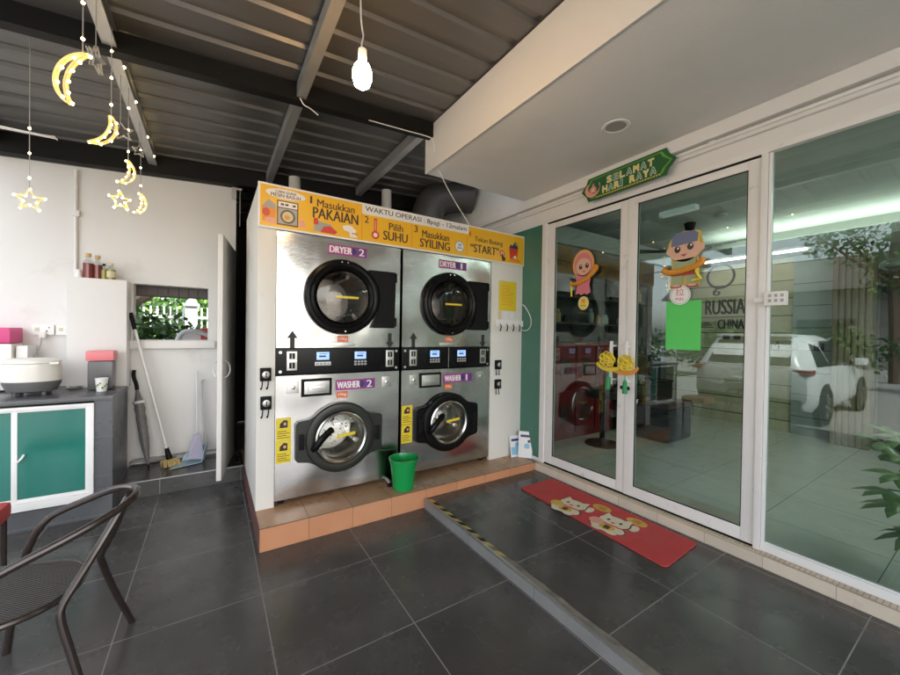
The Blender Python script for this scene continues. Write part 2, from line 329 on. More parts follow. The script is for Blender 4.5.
    def build(s, name, parent=None, sharp=35):
        me = bpy.data.meshes.new(name); L = WL.get(parent, Vector((0, 0, 0))) if parent else s.origin()
        me.from_pydata([v-L for v in s.v], [], s.f); me.update()
        for m in s.mats: me.materials.append(MATS[m])
        me.polygons.foreach_set('material_index', s.m); me.polygons.foreach_set('use_smooth', [True]*len(s.f))
        try: me.set_sharp_from_angle(angle=R(sharp))
        except Exception: pass
        o = bpy.data.objects.new(name, me); COL.objects.link(o)
        if parent: o.parent = parent; WL[o] = L
        else: o.location = L; WL[o] = L
        return o
    def origin(s):
        xs = [v.x for v in s.v]; ys = [v.y for v in s.v]; zs = [v.z for v in s.v]
        return Vector(((min(xs)+max(xs))/2, (min(ys)+max(ys))/2, min(zs)))
WL = {}
def tag(o, label=None, cat=None, group=None, kind=None):
    if label: o['label'] = label
    if cat: o['category'] = cat
    if group: o['group'] = group
    if kind: o['kind'] = kind
    return o
def thing(name, loc, label, cat, group=None):
    o = bpy.data.objects.new(name, None); COL.objects.link(o); o.location = loc; o.empty_display_size = .1; WL[o] = Vector(loc)
    return tag(o, label, cat, group)
def smooth(pts, it=2, closed=False):
    pts = [Vector(p) for p in pts]
    for _ in range(it):
        q = [] if closed else [pts[0]]
        for i in range(len(pts) if closed else len(pts)-1):
            a, b = pts[i], pts[(i+1) % len(pts)]; q += [a*.75+b*.25, a*.25+b*.75]
        if not closed: q.append(pts[-1])
        pts = q
    return pts

# ================================================================== SETTING
tag(MB().box(-60, 60, -60, 60, -.5, -.12, 'asphalt').build('ground'), 'grey car park ground around the building', 'ground', kind='structure')
tag(MB().box(-2.55, 2.765, -5, 4.62, -.115, 0, 'dark_floor_tile').build('floor'), 'dark grey tiled porch floor with thin pale grout', 'floor', kind='structure')
b = MB(); b.box(1.506, 2.765, -5, 2.668, .001, .078, 'dark_floor_tile'); b.build('raised_floor')
tag(bpy.data.objects['raised_floor'], 'raised dark tiled landing in front of the glass doors', 'floor', kind='structure')
b = MB(); b.box(-.648, .262, 4.08, 4.615, .001, .143, 'dark_floor_tile'); b.box(-.648, .262, 4.076, 4.0795, .136, .1435, 'nosing_metal')
tag(b.build('step'), 'low dark tiled step below the back wall', 'step', kind='structure')

# step edge with metal nosing and worn hazard tape
t = thing('step_edging', (1.49, 0, 0), 'aluminium step nosing with worn yellow and black hazard tape', 'step edging')
b = MB()
y = 2.662
while y > -5:
    l = min(.62, y+5); b.box(1.486, 1.4975, y-l+.003, y, .002, .074, 'nosing_face'); y -= l
b.build('riser_strip', t)
b = MB(); b.box(1.4835, 1.5055, -5, 2.664, .0745, .083, 'nosing_metal', .002); b.build('nosing', t)
b = MB(); V = []; y = 2.64
while y > -2.2: V += [(1.5065, y, .0812), (1.538+rnd.uniform(-.004, .004), y-.04, .0812)]; y -= .06
b.v = [Vector(v) for v in V]
for k in range(len(V)//2-1):
    i = k*2; yy = V[i][1]; b.f.append((i, i+2, i+3, i+1))
    b.m.append(b.mi(('black_matte' if yy > 1.9 else 'hazard_dark') if k % 2 else ('hazard_yellow' if yy > 1.75 else 'hazard_worn')))
b.build('hazard_tape', t)

# ------------------------------------------------------------------ porch roof
RX0, RS = -1.9, .068
def rz(x): return 3.262+RS*(x-1.586)
t = thing('porch_roof', (-.5, 1, 2.9), 'dark corrugated metal lean-to roof on black beams above the porch', 'roof')
b = MB(); ys = []; y = -2.62
while y < 7.2:
    ys += [(y, 0), (y+.135, 0), (y+.15, .020), (y+.195, .020)]; 
    y += .21
prof = []
for (yy, h) in ys: prof.append((yy, h))
X0, X1 = RX0, 1.611
def rx(yy): return 2.9 if yy > 3.0 else X1
V = []
for yy, h in prof: V += [(X0, yy, rz(X0)+h), (rx(yy), yy, rz(rx(yy))+h), (X0, yy, rz(X0)+h+.004), (rx(yy), yy, rz(rx(yy))+h+.004)]
FF = []
for i in range(len(prof)-1):
    a = i*4; c = a+4; FF += [(a, a+1, c+1, c), (a+2, c+2, c+3, a+3)]
b.add(V, FF, 'roof_metal'); b.build('roof_sheet', t, 20)
def beam(y, x0, x1, h=.115, wd=.075, mat='black_steel', dz=-.012):
    bb = MB(); a, c = rz(x0)+dz, rz(x1)+dz
    V = [(x0, y-wd/2, a-h), (x1, y-wd/2, c-h), (x1, y+wd/2, c-h), (x0, y+wd/2, a-h), (x0, y-wd/2, a), (x1, y-wd/2, c), (x1, y+wd/2, c), (x0, y+wd/2, a)]
    bb.add(V, [(0, 3, 2, 1), (4, 5, 6, 7), (0, 1, 5, 4), (1, 2, 6, 5), (2, 3, 7, 6), (3, 0, 4, 7)], mat); return bb.build('beam', t)
beam(2.80, RX0, 1.582); beam(4.56, RX0, 2.85, .17, .10); beam(-.2, RX0, 1.582); beam(-2.5, RX0, 1.582); beam(6.3, .3, 2.85)
def purlin(x, y0, y1):
    z = rz(x)-.016; bb = MB(); h, wd = .092, .062
    bb.box(x-wd/2, x-wd/2+.004, y0, y1, z-h, z, 'purlin_metal'); bb.box(x-wd/2+.004, x+wd/2, y0, y1, z-h, z-h+.004, 'purlin_metal')
    bb.box(x-wd/2+.004, x+wd/2, y0, y1, z-.004, z, 'purlin_metal'); bb.box(x+wd/2-.004, x+wd/2, y0, y1, z-h+.004, z-h+.02, 'purlin_metal')
    bb.build('purlin', t)
for x in (-1.49, -.49, .51, 1.51):
    for y0, y1 in ((-2.45, -.24), (-.16, 2.758), (2.842, 4.505), (4.615, 6.2)):
        if x == 1.51 and y0 < 2: continue
        if y0 > 4.6 and x < .3: continue
        purlin(x, y0, y1)
b = MB()
for y in (-.2, -2.5): b.box(-1.87, -1.79, y-.04, y+.04, .001, rz(-1.83)-.13, 'black_steel')
b.build('post', t)

# ------------------------------------------------------------------ back wall, block, door
t = thing('back_wall', (-.6, 4.7, 0), 'white plastered back wall with a small open window', 'wall')
b = MB(); Y0, Y1 = 4.62, 4.76; TOP = 2.93
def wz(x): return rz(x)-.185
def wseg(x0, x1, z0, z1=None):
    V = []
    for y in (Y0, Y1): V += [(x0, y, z0), (x1, y, z0), (x1, y, z1 if z1 else wz(x1)), (x0, y, z1 if z1 else wz(x0))]
    b.add(V, [(0, 1, 2, 3), (7, 6, 5, 4), (0, 4, 5, 1), (3, 2, 6, 7), (0, 3, 7, 4), (1, 5, 6, 2)], 'wall_paint')
wseg(-2.55, -.640, -.1); wseg(-.640, -.043, -.1, 1.345); wseg(-.640, -.043, 1.886); wseg(-.043, .205, -.1)
b.build('wall', t)
b = MB(); b.box(-.685, .02, 4.555, 4.6185, 1.262, 1.338, 'wall_paint_warm', .004); b.build('window_sill', t)
b = MB(); b.box(-.72, .05, 4.78, 4.95, 1.79, 2.1, 'awning'); 
for i in range(9): b.box(-.72+i*.085, -.718+i*.085+.075, 4.772, 4.78, 1.795-.006*(i % 2), 2.1, 'awning')
b.build('outside_shade', t)
b = MB(); b.box(.206, .262, 5.2, 5.3, 0, 3., 'void_shade'); b.box(.18, 2.9, 7.2, 7.3, -.1, 3.6, 'void_shade'); b.box(.10, .18, 4.77, 7.3, -.1, 3.1, 'void_shade'); b.build('rear_shade_wall', t)  # near-black sheets stand in for the shade behind the wall gap
b = MB(); b.tube([(-1.035, 4.605, .94), (-1.035, 4.605, 2.86)], .012, 'cable_white', 8); b.box(-1.06, -1.01, 4.59, 4.619, 2.45, 2.5, 'cable_white', .004)
tag(b.build('conduit_pipe'), 'thin white conduit pipe running up the back wall', 'pipe')
t = thing('block_wall', (-.82, 4.5, .93), 'white waist block wall standing on the counter under the bottles', 'wall')
b = MB(); b.box(-1.045, -.655, 4.40, 4.618, .905, 1.888, 'wall_paint', .008); b.build('block', t)

t = thing('plank_door', (.2, 4.55, .15), 'narrow white door leaf standing open beside the laundry cabinet', 'door')
A, Bp = Vector((.072, 3.80, 0)), Vector((.205, 4.56, 0)); dv = (Bp-A).normalized(); L = (Bp-A).length
fd = F(A, dv, (0, 0, 1))
b = MB(); b.rect(fd, 0, L, .125, 2.29, -.038, 0, 'door_white', .003); b.build('leaf', t)
b = MB(); h = []
for i in range(9):
    a = math.pi*i/8; h.append(fd.p(.10, 1.10+.075*math.cos(a), .003+.045*math.sin(a)))
b.tube(h, .006, 'purlin_metal', 6); h = [fd.p(.10, 1.10+.075*math.cos(math.pi*i/8), -.041-.045*math.sin(math.pi*i/8)) for i in range(9)]; b.tube(h, .006, 'purlin_metal', 6); b.build('pull_handle', t)

# ------------------------------------------------------------------ counter
t = thing('kitchen_counter', (-1.2, 4.2, 0), 'dark tiled counter with green glass sliding doors', 'counter')
b = MB()
b.box(-2.3, -.651, 3.812, 4.399, .0, .14, 'counter_tile'); b.box(-.752, -.651, 3.812, 4.399, .14, .9, 'counter_tile'); b.box(-2.3, -2.2, 3.812, 4.399, .14, .9, 'counter_tile')
b.box(-2.2, -.752, 4.3, 4.399, .14, .9, 'counter_tile'); b.build('body', t)
b = MB(); b.box(-.6505, -.646, 3.812, 4.399, .002, .9, 'counter_side_tile'); b.build('side_cladding', t)
b = MB(); b.box(-2.32, -.644, 3.80, 4.399, .9, .932, 'counter_tile', .003); b.box(-2.32, -1.046, 4.399, 4.618, .9, .932, 'counter_tile'); b.build('worktop', t)
b = MB(); f = FY(3.81)
b.rect(f, -2.19, -.752, .862, .885, -.02, .012, 'alu_white', .002); b.rect(f, -2.19, -.752, .15, .205, -.02, .016, 'alu_white', .002); b.rect(f, -.786, -.752, .205, .862, -.02, .012, 'alu_white', .002); b.rect(f, -2.19, -2.15, .205, .862, -.02, .012, 'alu_white', .002)
b.build('track_frame', t)
for (u0, u1, d) in ((-1.178, -.788, 0.), (-1.57, -1.150, -.014)):
    b = MB(); fr = .03
    b.rect(f, u0, u0+fr, .206, .861, d-.012, d, 'alu_white', .002); b.rect(f, u1-.012, u1, .206, .861, d-.012, d, 'alu_white', .002)
    b.rect(f, u0+fr, u1-.012, .206, .232, d-.012, d, 'alu_white', .002); b.rect(f, u0+fr, u1-.012, .848, .861, d-.012, d, 'alu_white', .002)
    o = b.build('sliding_panel', t)
    g = MB(); g.rect(f, u0+fr, u1-.012, .232, .848, d-.008, d-.004, 'teal_glass'); g.build('glass_pane', o)
    if d == 0: g = MB(); g.tube(smooth([f.p(-1.146, .50, .0), f.p(-1.138, .505, .03), f.p(-1.118, .53, .03), f.p(-1.112, .55, .012)], 2), .007, 'ink_white', 6); g.build('pull', o)

# ------------------------------------------------------------------ tiled plinth
t = thing('tiled_plinth', (1.5, 3.2, 0), 'orange terracotta tiled plinth under the laundry machines', 'plinth')
b = MB(); b.box(.268, 2.768, 2.67, 2.676, .001, .150, 'terracotta_face'); b.build('tile_face', t)
b = MB(); b.box(.268, 2.768, 2.672, 4.60, .150, .157, 'terracotta_top'); b.build('tile_top', t)
b = MB(); b.box(.262, .2675, 2.671, 4.60, .001, .1565, 'maroon_edge'); b.build('end_face', t)

# ------------------------------------------------------------------ laundry cabinet
t = thing('laundry_cabinet', (1.5, 3.4, .157), 'white boarded cabinet that houses the two stacked laundry machines', 'cabinet')
b = MB(); b.box(.266, .386, 2.95, 2.985, .158, 2.19, 'board_white', .002); b.build('front_panel', t)
b = MB(); b.box(2.394, 2.824, 2.95, 2.985, .158, 2.19, 'board_white', .002); b.build('front_panel', t)
b = MB(); b.box(.266, .30, 2.986, 4.02, .158, 2.50, 'board_white', .002); b.build('side_panel', t)
b = MB(); b.box(2.79, 2.824, 2.986, 4.02, .158, 2.50, 'board_white', .002); b.build('side_panel', t)
b = MB(); b.box(.266, 2.824, 2.952, 2.985, 2.19, 2.50, 'board_white'); b.box(.3, 2.79, 2.986, 4.02, 2.40, 2.42, 'board_white'); b.build('top_panel', t)
b = MB(); b.box(.30, 2.79, 3.95, 4.02, .158, 2.40, 'void_shade'); b.build('back_panel', t)

# banner over the machines
t = thing('instruction_banner', (1.5, 2.94, 2.19), 'long yellow instruction banner reading Waktu Operasi above the machines', 'sign')
f = FY(2.948); b = MB(); b.rect(f, .262, 2.832, 2.188, 2.508, 0, .014, 'ink_white', .002); b.build('board', t)
f = FY(2.934); b = MB(); D = .0006
b.rect(f, .276, 2.818, 2.202, 2.494, 0, D, 'sign_yellow')
D2 = .0014
for u in (1.018, 1.472, 2.068): b.rect(f, u-.003, u+.003, 2.202, 2.43, D, D2, 'sign_orange')
b.rect(f, 1.018, 2.085, 2.418, 2.500, D, D2+.0002, 'ink_white')
b.text('WAKTU OPERASI : 8pagi - 12malam', f, 1.045, 2.06, 2.432, 2.486, D2+.0004, 'ink_black', .006)
b.text('1', f, .613, .627, 2.42, 2.475, D2, 'sign_brown', .01); b.text('Masukkan', f, .665, .955, 2.405, 2.462, D2, 'sign_brown', .015); b.text('PAKAIAN', f, .635, .985, 2.318, 2.398, D2, 'sign_brown', .02)
b.text('2', f, 1.04, 1.075, 2.35, 2.405, D2, 'sign_brown', .01); b.text('Pilih', f, 1.255, 1.385, 2.325, 2.385, D2, 'sign_brown', .015); b.text('SUHU', f, 1.205, 1.43, 2.235, 2.312, D2, 'sign_brown', .02)
b.text('3', f, 1.495, 1.528, 2.345, 2.405, D2, 'sign_brown', .01); b.text('Masukkan', f, 1.575, 1.86, 2.315, 2.378, D2, 'sign_brown', .015); b.text('SYILING', f, 1.555, 1.87, 2.225, 2.302, D2, 'sign_brown', .02)
b.text('4', f, 2.085, 2.115, 2.40, 2.455, D2, 'sign_red', .01); b.text('Tekan Butang', f, 2.16, 2.52, 2.35, 2.41, D2, 'sign_brown', .01); b.text('“START”', f, 2.11, 2.47, 2.255, 2.335, D2, 'sign_brown', .02)
# speech bubble and washing machine drawing
b.disc(f, .445, 2.447, .135, .036, D, D2, 'ink_white'); b.text('CARA GUNA', f, .375, .515, 2.452, 2.47, D2, 'sign_brown', .02); b.text('MESIN BASUH', f, .345, .545, 2.422, 2.447, D2, 'sign_brown', .015)
b.rect(f, .385, .53, 2.222, 2.40, D, D2, 'sign_brown', 0); b.rect(f, .393, .522, 2.352, 2.392, D2, D2+.0004, 'ink_white'); b.rect(f, .393, .522, 2.232, 2.345, D2, D2+.0004, 'sign_grey')
for u in (.41, .44, .49): b.rect(f, u, u+.022, 2.365, 2.38, D2+.0004, D2+.0008, 'sign_brown')
b.disc(f, .458, 2.288, .05, .05, D2+.0004, D2+.0008, 'sign_brown', 20); b.disc(f, .458, 2.288, .038, .038, D2+.0008, D2+.0012, 'cream_label', 20); b.disc(f, .453, 2.282, .02, .016, D2+.0012, D2+.0016, 'sign_orange', 12)
b.prism(f, [(.292, 2.235), (.372, 2.225), (.378, 2.33), (.285, 2.335)], D, D2, 'sign_orange'); b.prism(f, [(.285, 2.335), (.33, 2.395), (.378, 2.36), (.378, 2.33)], D, D2, 'sign_grey'); b.disc(f, .345, 2.245, .04, .022, D2, D2+.0004, 'sign_pink', 14); b.disc(f, .315, 2.30, .026, .03, D2, D2+.0004, 'sign_red', 12)
b.prism(f, [(.535, 2.225), (.585, 2.23), (.57, 2.285), (.54, 2.28)], D, D2, 'sign_pink')
b.prism(f, [(.645, 2.22), (.785, 2.212), (.80, 2.235), (.77, 2.285), (.70, 2.292), (.66, 2.305), (.64, 2.29)], D, D2, 'sign_grey'); b.prism(f, [(.64, 2.27), (.675, 2.268), (.672, 2.315), (.64, 2.32)], D2, D2+.0004, 'sign_red'); b.prism(f, [(.69, 2.215), (.80, 2.213), (.82, 2.235), (.765, 2.272), (.715, 2.26)], D2, D2+.0005, 'sign_red')
b.prism(f, [(.86, 2.29), (.90, 2.305), (.935, 2.30), (.975, 2.265), (.955, 2.245), (.985, 2.215), (.92, 2.212), (.915, 2.25), (.87, 2.262)], D, D2, 'ink_white'); b.prism(f, [(.935, 2.25), (.985, 2.247), (.985, 2.237), (.935, 2.24)], D2, D2+.0004, 'sign_orange')
# thermometer, coin, button, basket
b.disc(f, 1.134, 2.262, .034, .034, D, D2, 'sign_red', 20); b.rect(f, 1.121, 1.147, 2.28, 2.40, D, D2-.0002, 'sign_red'); b.disc(f, 1.134, 2.262, .018, .018, D2, D2+.0004, 'ink_white', 16); b.rect(f, 1.129, 1.139, 2.30, 2.385, D2, D2+.0003, 'sign_pink')
b.disc(f, 1.982, 2.285, .055, .055, D, D2, 'sign_grey', 24); b.disc(f, 1.982, 2.285, .046, .046, D2, D2+.0004, 'ink_white', 24); b.text('50', f, 1.962, 2.004, 2.29, 2.315, D2+.0004, 'sign_brown', .02); b.text('SEN', f, 1.955, 2.01, 2.262, 2.282, D2+.0004, 'sign_brown', .02)
b.disc(f, 2.515, 2.288, .034, .034, D, D2, 'sign_red', 20); b.disc(f, 2.515, 2.288, .02, .02, D2, D2+.0004, 'ink_white', 16); b.disc(f, 2.515, 2.288, .011, .011, D2+.0004, D2+.0008, 'sign_red', 12)
b.prism(f, [(2.505, 2.285), (2.52, 2.285), (2.53, 2.262), (2.56, 2.25), (2.555, 2.215), (2.52, 2.212), (2.51, 2.235)], D2+.0008, D2+.0012, 'sign_brown')
b.prism(f, [(2.625, 2.25), (2.72, 2.25), (2.735, 2.36), (2.61, 2.36)], D, D2, 'sign_red'); b.prism(f, [(2.61, 2.36), (2.735, 2.36), (2.72, 2.405), (2.70, 2.39), (2.69, 2.43), (2.655, 2.385), (2.63, 2.40)], D, D2, 'navy'); b.prism(f, [(2.69, 2.39), (2.70, 2.445), (2.722, 2.40)], D2, D2+.0003, 'sign_green')
b.prism(f, [(2.60, 2.225), (2.74, 2.215), (2.78, 2.235), (2.71, 2.262), (2.64, 2.25)], D2, D2+.0005, 'sign_orange'); b.prism(f, [(2.66, 2.265), (2.715, 2.255), (2.70, 2.29)], D2, D2+.0006, 'ink_white')
b.build('printed_face', t)

# ------------------------------------------------------------------ stacked washer dryers
def machine(x, no, door_mat, label):
    t = thing('stacked_laundry_machine', (x+.49, 3.3, .157), label, 'laundry machine', 'stacked laundry machines')
    YF = 2.955; f = FY(YF)
    # panels
    def shell(z0, z1, cx, cz, r):
        b = MB(); b.plate(f, x, x+.985, z0, z1, cx, cz, r, -.004, 0, 'steel_sheet'); yb = YF+.0045
        b.box(x, x+.004, yb, 3.86, z0, z1, 'steel_sheet'); b.box(x+.981, x+.985, yb, 3.86, z0, z1, 'steel_sheet'); b.box(x+.0045, x+.9805, yb, 3.86, z1-.004, z1, 'steel_sheet'); b.box(x+.0045, x+.9805, yb, 3.86, z0, z0+.004, 'steel_sheet'); return b
    b = shell(1.326, 2.186, x+.483, 1.728, .206); dp = b.build('dryer_body', t)
    b = shell(.196, 1.118, x+.478, .617, .201)
    wb = b.build('washer_body', t)
    for u in (.05, .93): b = MB(); b.lathe(FZ(x+u, YF+.05), 0, 0, [(.022, .158), (.022, .175), (.012, .178), (.012, .197)], 'black_matte', 12); b.build('foot', t)
    # control strip
    b = MB(); b.box(x, x+.985, YF-.004, YF+.3, 1.126, 1.320, 'black_gloss', .003)
    if no == 1: b.rect(f, x+.485, x+.489, 1.128, 1.318, .004, .0055, 'key_grey')
    for u in (.03, .955):
        for z in (1.15, 1.293): b.disc(f, x+u, z, .011, .011, .004, .008, 'steel_plate', 12)
    cs = b.build('control_strip', t)
    for u in (.335, .635):
        b = MB(); b.rect(f, x+u-.048, x+u+.048, 1.232, 1.292, .004, .0075, 'lcd_blue', .001)
        b.rect(f, x+u-.03, x+u+.022, 1.252, 1.266, .0074, .0082, 'lcd_text'); b.rect(f, x+u-.03, x+u+.03, 1.276, 1.281, .0074, .0082, 'lcd_text'); b.build('display', cs)
        b = MB()
        if u < .5 and no == 2: b.rect(f, x+u-.06, x+u+.06, 1.188, 1.216, .004, .0065, 'ink_white', .001)
        for i in range(4):
            for j in range(1 if u < .5 and no == 2 else 2):
                q = x+u-.052+i*.028; b.rect(f, q, q+.02, 1.193+.022*j-(.012 if j or not (u < .5 and no == 2) else 0), 1.209+.022*j-(.012 if j or not (u < .5 and no == 2) else 0), .0065, .009, 'key_grey', .002)
        b.build('button_row', cs)
    for u in (.11, .895):
        b = MB(); b.rect(f, x+u-.036, x+u+.036, 1.158, 1.30, .004, .009, 'steel_plate', .002)
        for z in (1.265, 1.195): b.rect(f, x+u-.02, x+u+.02, z-.022, z+.022, .009, .0105, 'black_matte'); b.rect(f, x+u-.004, x+u+.004, z-.018, z+.018, .0105, .012, 'key_grey')
        b.disc(f, x+u+.025, 1.23, .007, .007, .009, .013, 'chrome', 10); b.build('coin_slot', cs)
    # dryer door
    cx, cz = x+.483, 1.728
    b = MB(); b.lathe(f, cx, cz, [(.296, .002), (.298, .03), (.288, .05), (.268, .056), (.25, .05), (.235, .058), (.222, .05), (.212, .03), (.205, .012), (.205, .002)], 'black_gloss', 56, cap=False)
    for a in (95, 85, -88): b.disc(f, cx+.272*math.cos(R(a)), cz+.272*math.sin(R(a)), .006, .006, .054, .06, 'chrome', 8)
    dd = b.build('dryer_door', t)
    b = MB(); b.lathe(f, cx, cz, [(.205, .034), (.19, .038), (.10, .044), (0.0001, .046)], 'dryer_glass', 40, cap=False); b.build('door_glass', dd)
    b = MB(); b.lathe(f, cx, cz, [(.2045, .03), (.2045, -.06), (.23, -.07), (.23, -.45), (.20, -.50), (.0001, -.51)], 'drum_dark', 40, cap=False)
    for k in range(3): a = R(70+120*k); b.prism(f, [(cx+.228*math.cos(a-.1), cz+.228*math.sin(a-.1)), (cx+.228*math.cos(a+.1), cz+.228*math.sin(a+.1)), (cx+.17*math.cos(a+.06), cz+.17*math.sin(a+.06)), (cx+.17*math.cos(a-.06), cz+.17*math.sin(a-.06))], -.44, -.08, 'drum_dark')
    b.build('drum', dd)
    b = MB(); b.rect(f, cx-.07, cx+.115, cz-.012, cz+.006, .05, .054, 'yellow_label', .001); b.build('yellow_strip', dd)
    b = MB(); b.prism(f, [(cx+.235, cz-.238), (cx+.438, cz-.238), (cx+.444, cz+.236), (cx+.21, cz+.236), (cx+.29, cz+.10), (cx+.305, cz), (cx+.285, cz-.12)], .003, .042, 'black_matte')
    b.rect(f, cx+.432, cx+.452, cz+.15, cz+.225, .042, .05, 'black_gloss', .003); b.rect(f, cx+.432, cx+.452, cz-.225, cz-.15, .042, .05, 'black_gloss', .003); b.build('hinge_cover', dd)
    # labels on the dryer
    def title(word, u0, u1, z0, z1, nm):
        b = MB(); um = u0+(u1-u0)*.64; zm = (z0+z1)/2
        b.rect(f, u0, u1, z0, z1, .002, .0032, 'magenta'); b.rect(f, um+.012, u1-.006, z0+.004, z1-.004, .0032, .0038, 'violet')
        b.prism(f, [(um-.012, z0+.01), (um+.008, z0+.01), (um+.025, zm), (um+.008, z1-.01), (um-.012, z1-.01)], .0038, .0044, 'navy')
        b.text(word, f, u0+.012, um-.014, z0+.013, z1-.013, .0044, 'ink_white', .038); b.text(no and str(no), f, um+.045, um+.045+(.045 if no == 2 else .016), z0+.011, z1-.011, .0044, 'ink_white', .02); b.build(nm, t)
    title('DRYER', x+.366, x+.680, 2.064, 2.142, 'name_label'); title('WASHER', x+.436, x+.765, .985, 1.066, 'name_label')
    for z in (1.395, .948):
        b = MB(); b.rect(f, x+.447, x+.533, z-.024, z+.024, .002, .0032, 'orange_label'); b.text('15kg', f, x+.458, x+.522, z-.013, z+.013, .0032, 'ink_white', .02); b.build('weight_label', t)
    b = MB(); b.rect(f, x+.385, x+.585, 1.335, 1.365, .003, .007, 'steel_plate', .002); b.build('name_plate', t)
    for u, s in ((.112, 1), (.895, -1)):
        b = MB(); z0 = 1.325 if s > 0 else 1.445; b.prism(f, [(x+u+a*.8, z0+s*c) for a, c in ((-.02, 0), (.02, 0), (.02, .075), (.046, .075), (0, .13), (-.046, .075), (-.02, .075))], .002, .0034, 'ink_black'); b.build('arrow_decal', t)
    # washer face
    b = MB(); b.rect(f, x+.178, x+.405, .952, 1.088, .002, .011, 'black_matte', .004); b.rect(f, x+.198, x+.385, .972, 1.068, .011, .013, 'steel_plate', .003); b.rect(f, x+.225, x+.36, .985, 1.035, .013, .021, 'steel_plate', .006); b.rect(f, x+.25, x+.335, 1.006, 1.012, .0205, .0215, 'sign_grey'); b.build('soap_drawer', wb)
    for u in (.12, .868):
        b = MB(); b.rect(f, x+u-.042, x+u+.042, .985, 1.075, .002, .006, 'steel_plate', .002); b.lathe(f, x+u, 1.03, [(.014, .006), (.014, .014), (.008, .016), (.0001, .016)], 'chrome', 14); b.rect(f, x+u-.0015, x+u+.0015, 1.022, 1.038, .016, .0172, 'ink_black'); b.build('key_lock', wb)
    cx, cz = x+.478, .617
    b = MB()
    for s in (-1, 1):
        P_ = [(cx+s*a, cz+c) for a, c in ((.17, .205), (.245, .165), (.325, .155), (.342, .135), (.342, -.13), (.325, -.15), (.245, -.165), (.17, -.205))]
        b.prism(f, P_ if s > 0 else P_[::-1], .002, .036, door_mat)
        b.rect(f, cx+s*.30-.02, cx+s*.30+.02, cz-.06, cz+.06, .036, .042, 'black_matte', .004)
    b.lathe(f, cx, cz, [(.274, .002), (.276, .034), (.266, .05), (.24, .056), (.212, .052), (.202, .04), (.20, .01), (.20, .002)], door_mat, 56, cap=False)
    wd = b.build('washer_door', t)
    b = MB(); b.lathe(f, cx, cz, [(.203, .034), (.203, .053), (.193, .058), (.182, .05), (.18, .03)], 'chrome', 48, closed=True); b.build('chrome_ring', wd)
    b = MB(); b.lathe(f, cx, cz, [(.181, .042), (.15, .056), (.09, .068), (.0001, .073)], 'door_glass', 40, cap=False); b.build('door_glass', wd)
    b = MB(); b.lathe(f, cx, cz, [(.1995, .03), (.19, .01), (.178, -.03), (.176, -.06), (.215, -.075), (.215, -.30), (.19, -.34), (.06, -.36), (.0001, -.355)], 'drum_steel', 48, cap=False)
    for k in range(3):
        a = R(95+120*k); b.prism(f, [(cx+.214*math.cos(a-.16), cz+.214*math.sin(a-.16)), (cx+.214*math.cos(a+.16), cz+.214*math.sin(a+.16)), (cx+.15*math.cos(a+.06), cz+.15*math.sin(a+.06)), (cx+.15*math.cos(a-.06), cz+.15*math.sin(a-.06))], -.335, -.09, 'drum_steel')
        for q in range(3): r_ = .05+.04*q; b.prism(f, [(cx+r_*math.cos(a+.5), cz+r_*math.sin(a+.5)), (cx+(r_+.03)*math.cos(a+.45), cz+(r_+.03)*math.sin(a+.45)), (cx+(r_+.03)*math.cos(a+.62), cz+(r_+.03)*math.sin(a+.62))], -.352, -.338, 'chrome')
    for k in range(60):
        a = rnd.uniform(0, 6.28); r_ = rnd.uniform(.04, .17); b.disc(f, cx+r_*math.cos(a), cz+r_*math.sin(a), .005, .005, -.352, -.338+.0*k, 'black_matte', 6)
    b.build('drum', wd)
    b = MB(); b.rect(F(f.p(cx, cz+.02), (math.cos(R(6)), 0, math.sin(R(6))), (-math.sin(R(6)), 0, math.cos(R(6)))), -.045, .10, -.012, .012, .07, .073, 'yellow_label', .001); b.build('yellow_strip', wd)
    b = MB(); b.tube(smooth([f.p(cx-.215, cz-.06, .05), f.p(cx-.21, cz-.045, .085), f.p(cx-.17, cz+.015, .095), f.p(cx-.12, cz+.06, .09), f.p(cx-.085, cz+.075, .07)], 2), .026, 'black_gloss', 8); b.build('door_handle', wd)
    # warning stickers
    for z0, z1 in ((.640, .806), (.472, .636)):
        b = MB(); b.rect(f, x+.006, x+.110, z0, z1, .002, .0032, 'yellow_label'); zc = z1-.05
        b.prism(f, [(x+.03, zc-.022), (x+.085, zc-.022), (x+.085, zc+.03), (x+.06, zc+.036), (x+.032, zc+.01)], .0032, .004, 'ink_black'); b.disc(f, x+.066, zc+.006, .010, .012, .004, .0046, 'sign_pink', 10)
        for k in range(4): b.rect(f, x+.016, x+.098-.02*(k % 2), z0+.018+.016*k, z0+.023+.016*k, .0032, .0038, 'sign_brown')
        b.build('warning_sticker', t)
    return t
machine(.39, 2, 'olive_black', 'stainless washer and dryer stack labelled 2, on the left')
machine(1.40, 1, 'black_gloss', 'stainless washer and dryer stack labelled 1, behind the bucket')

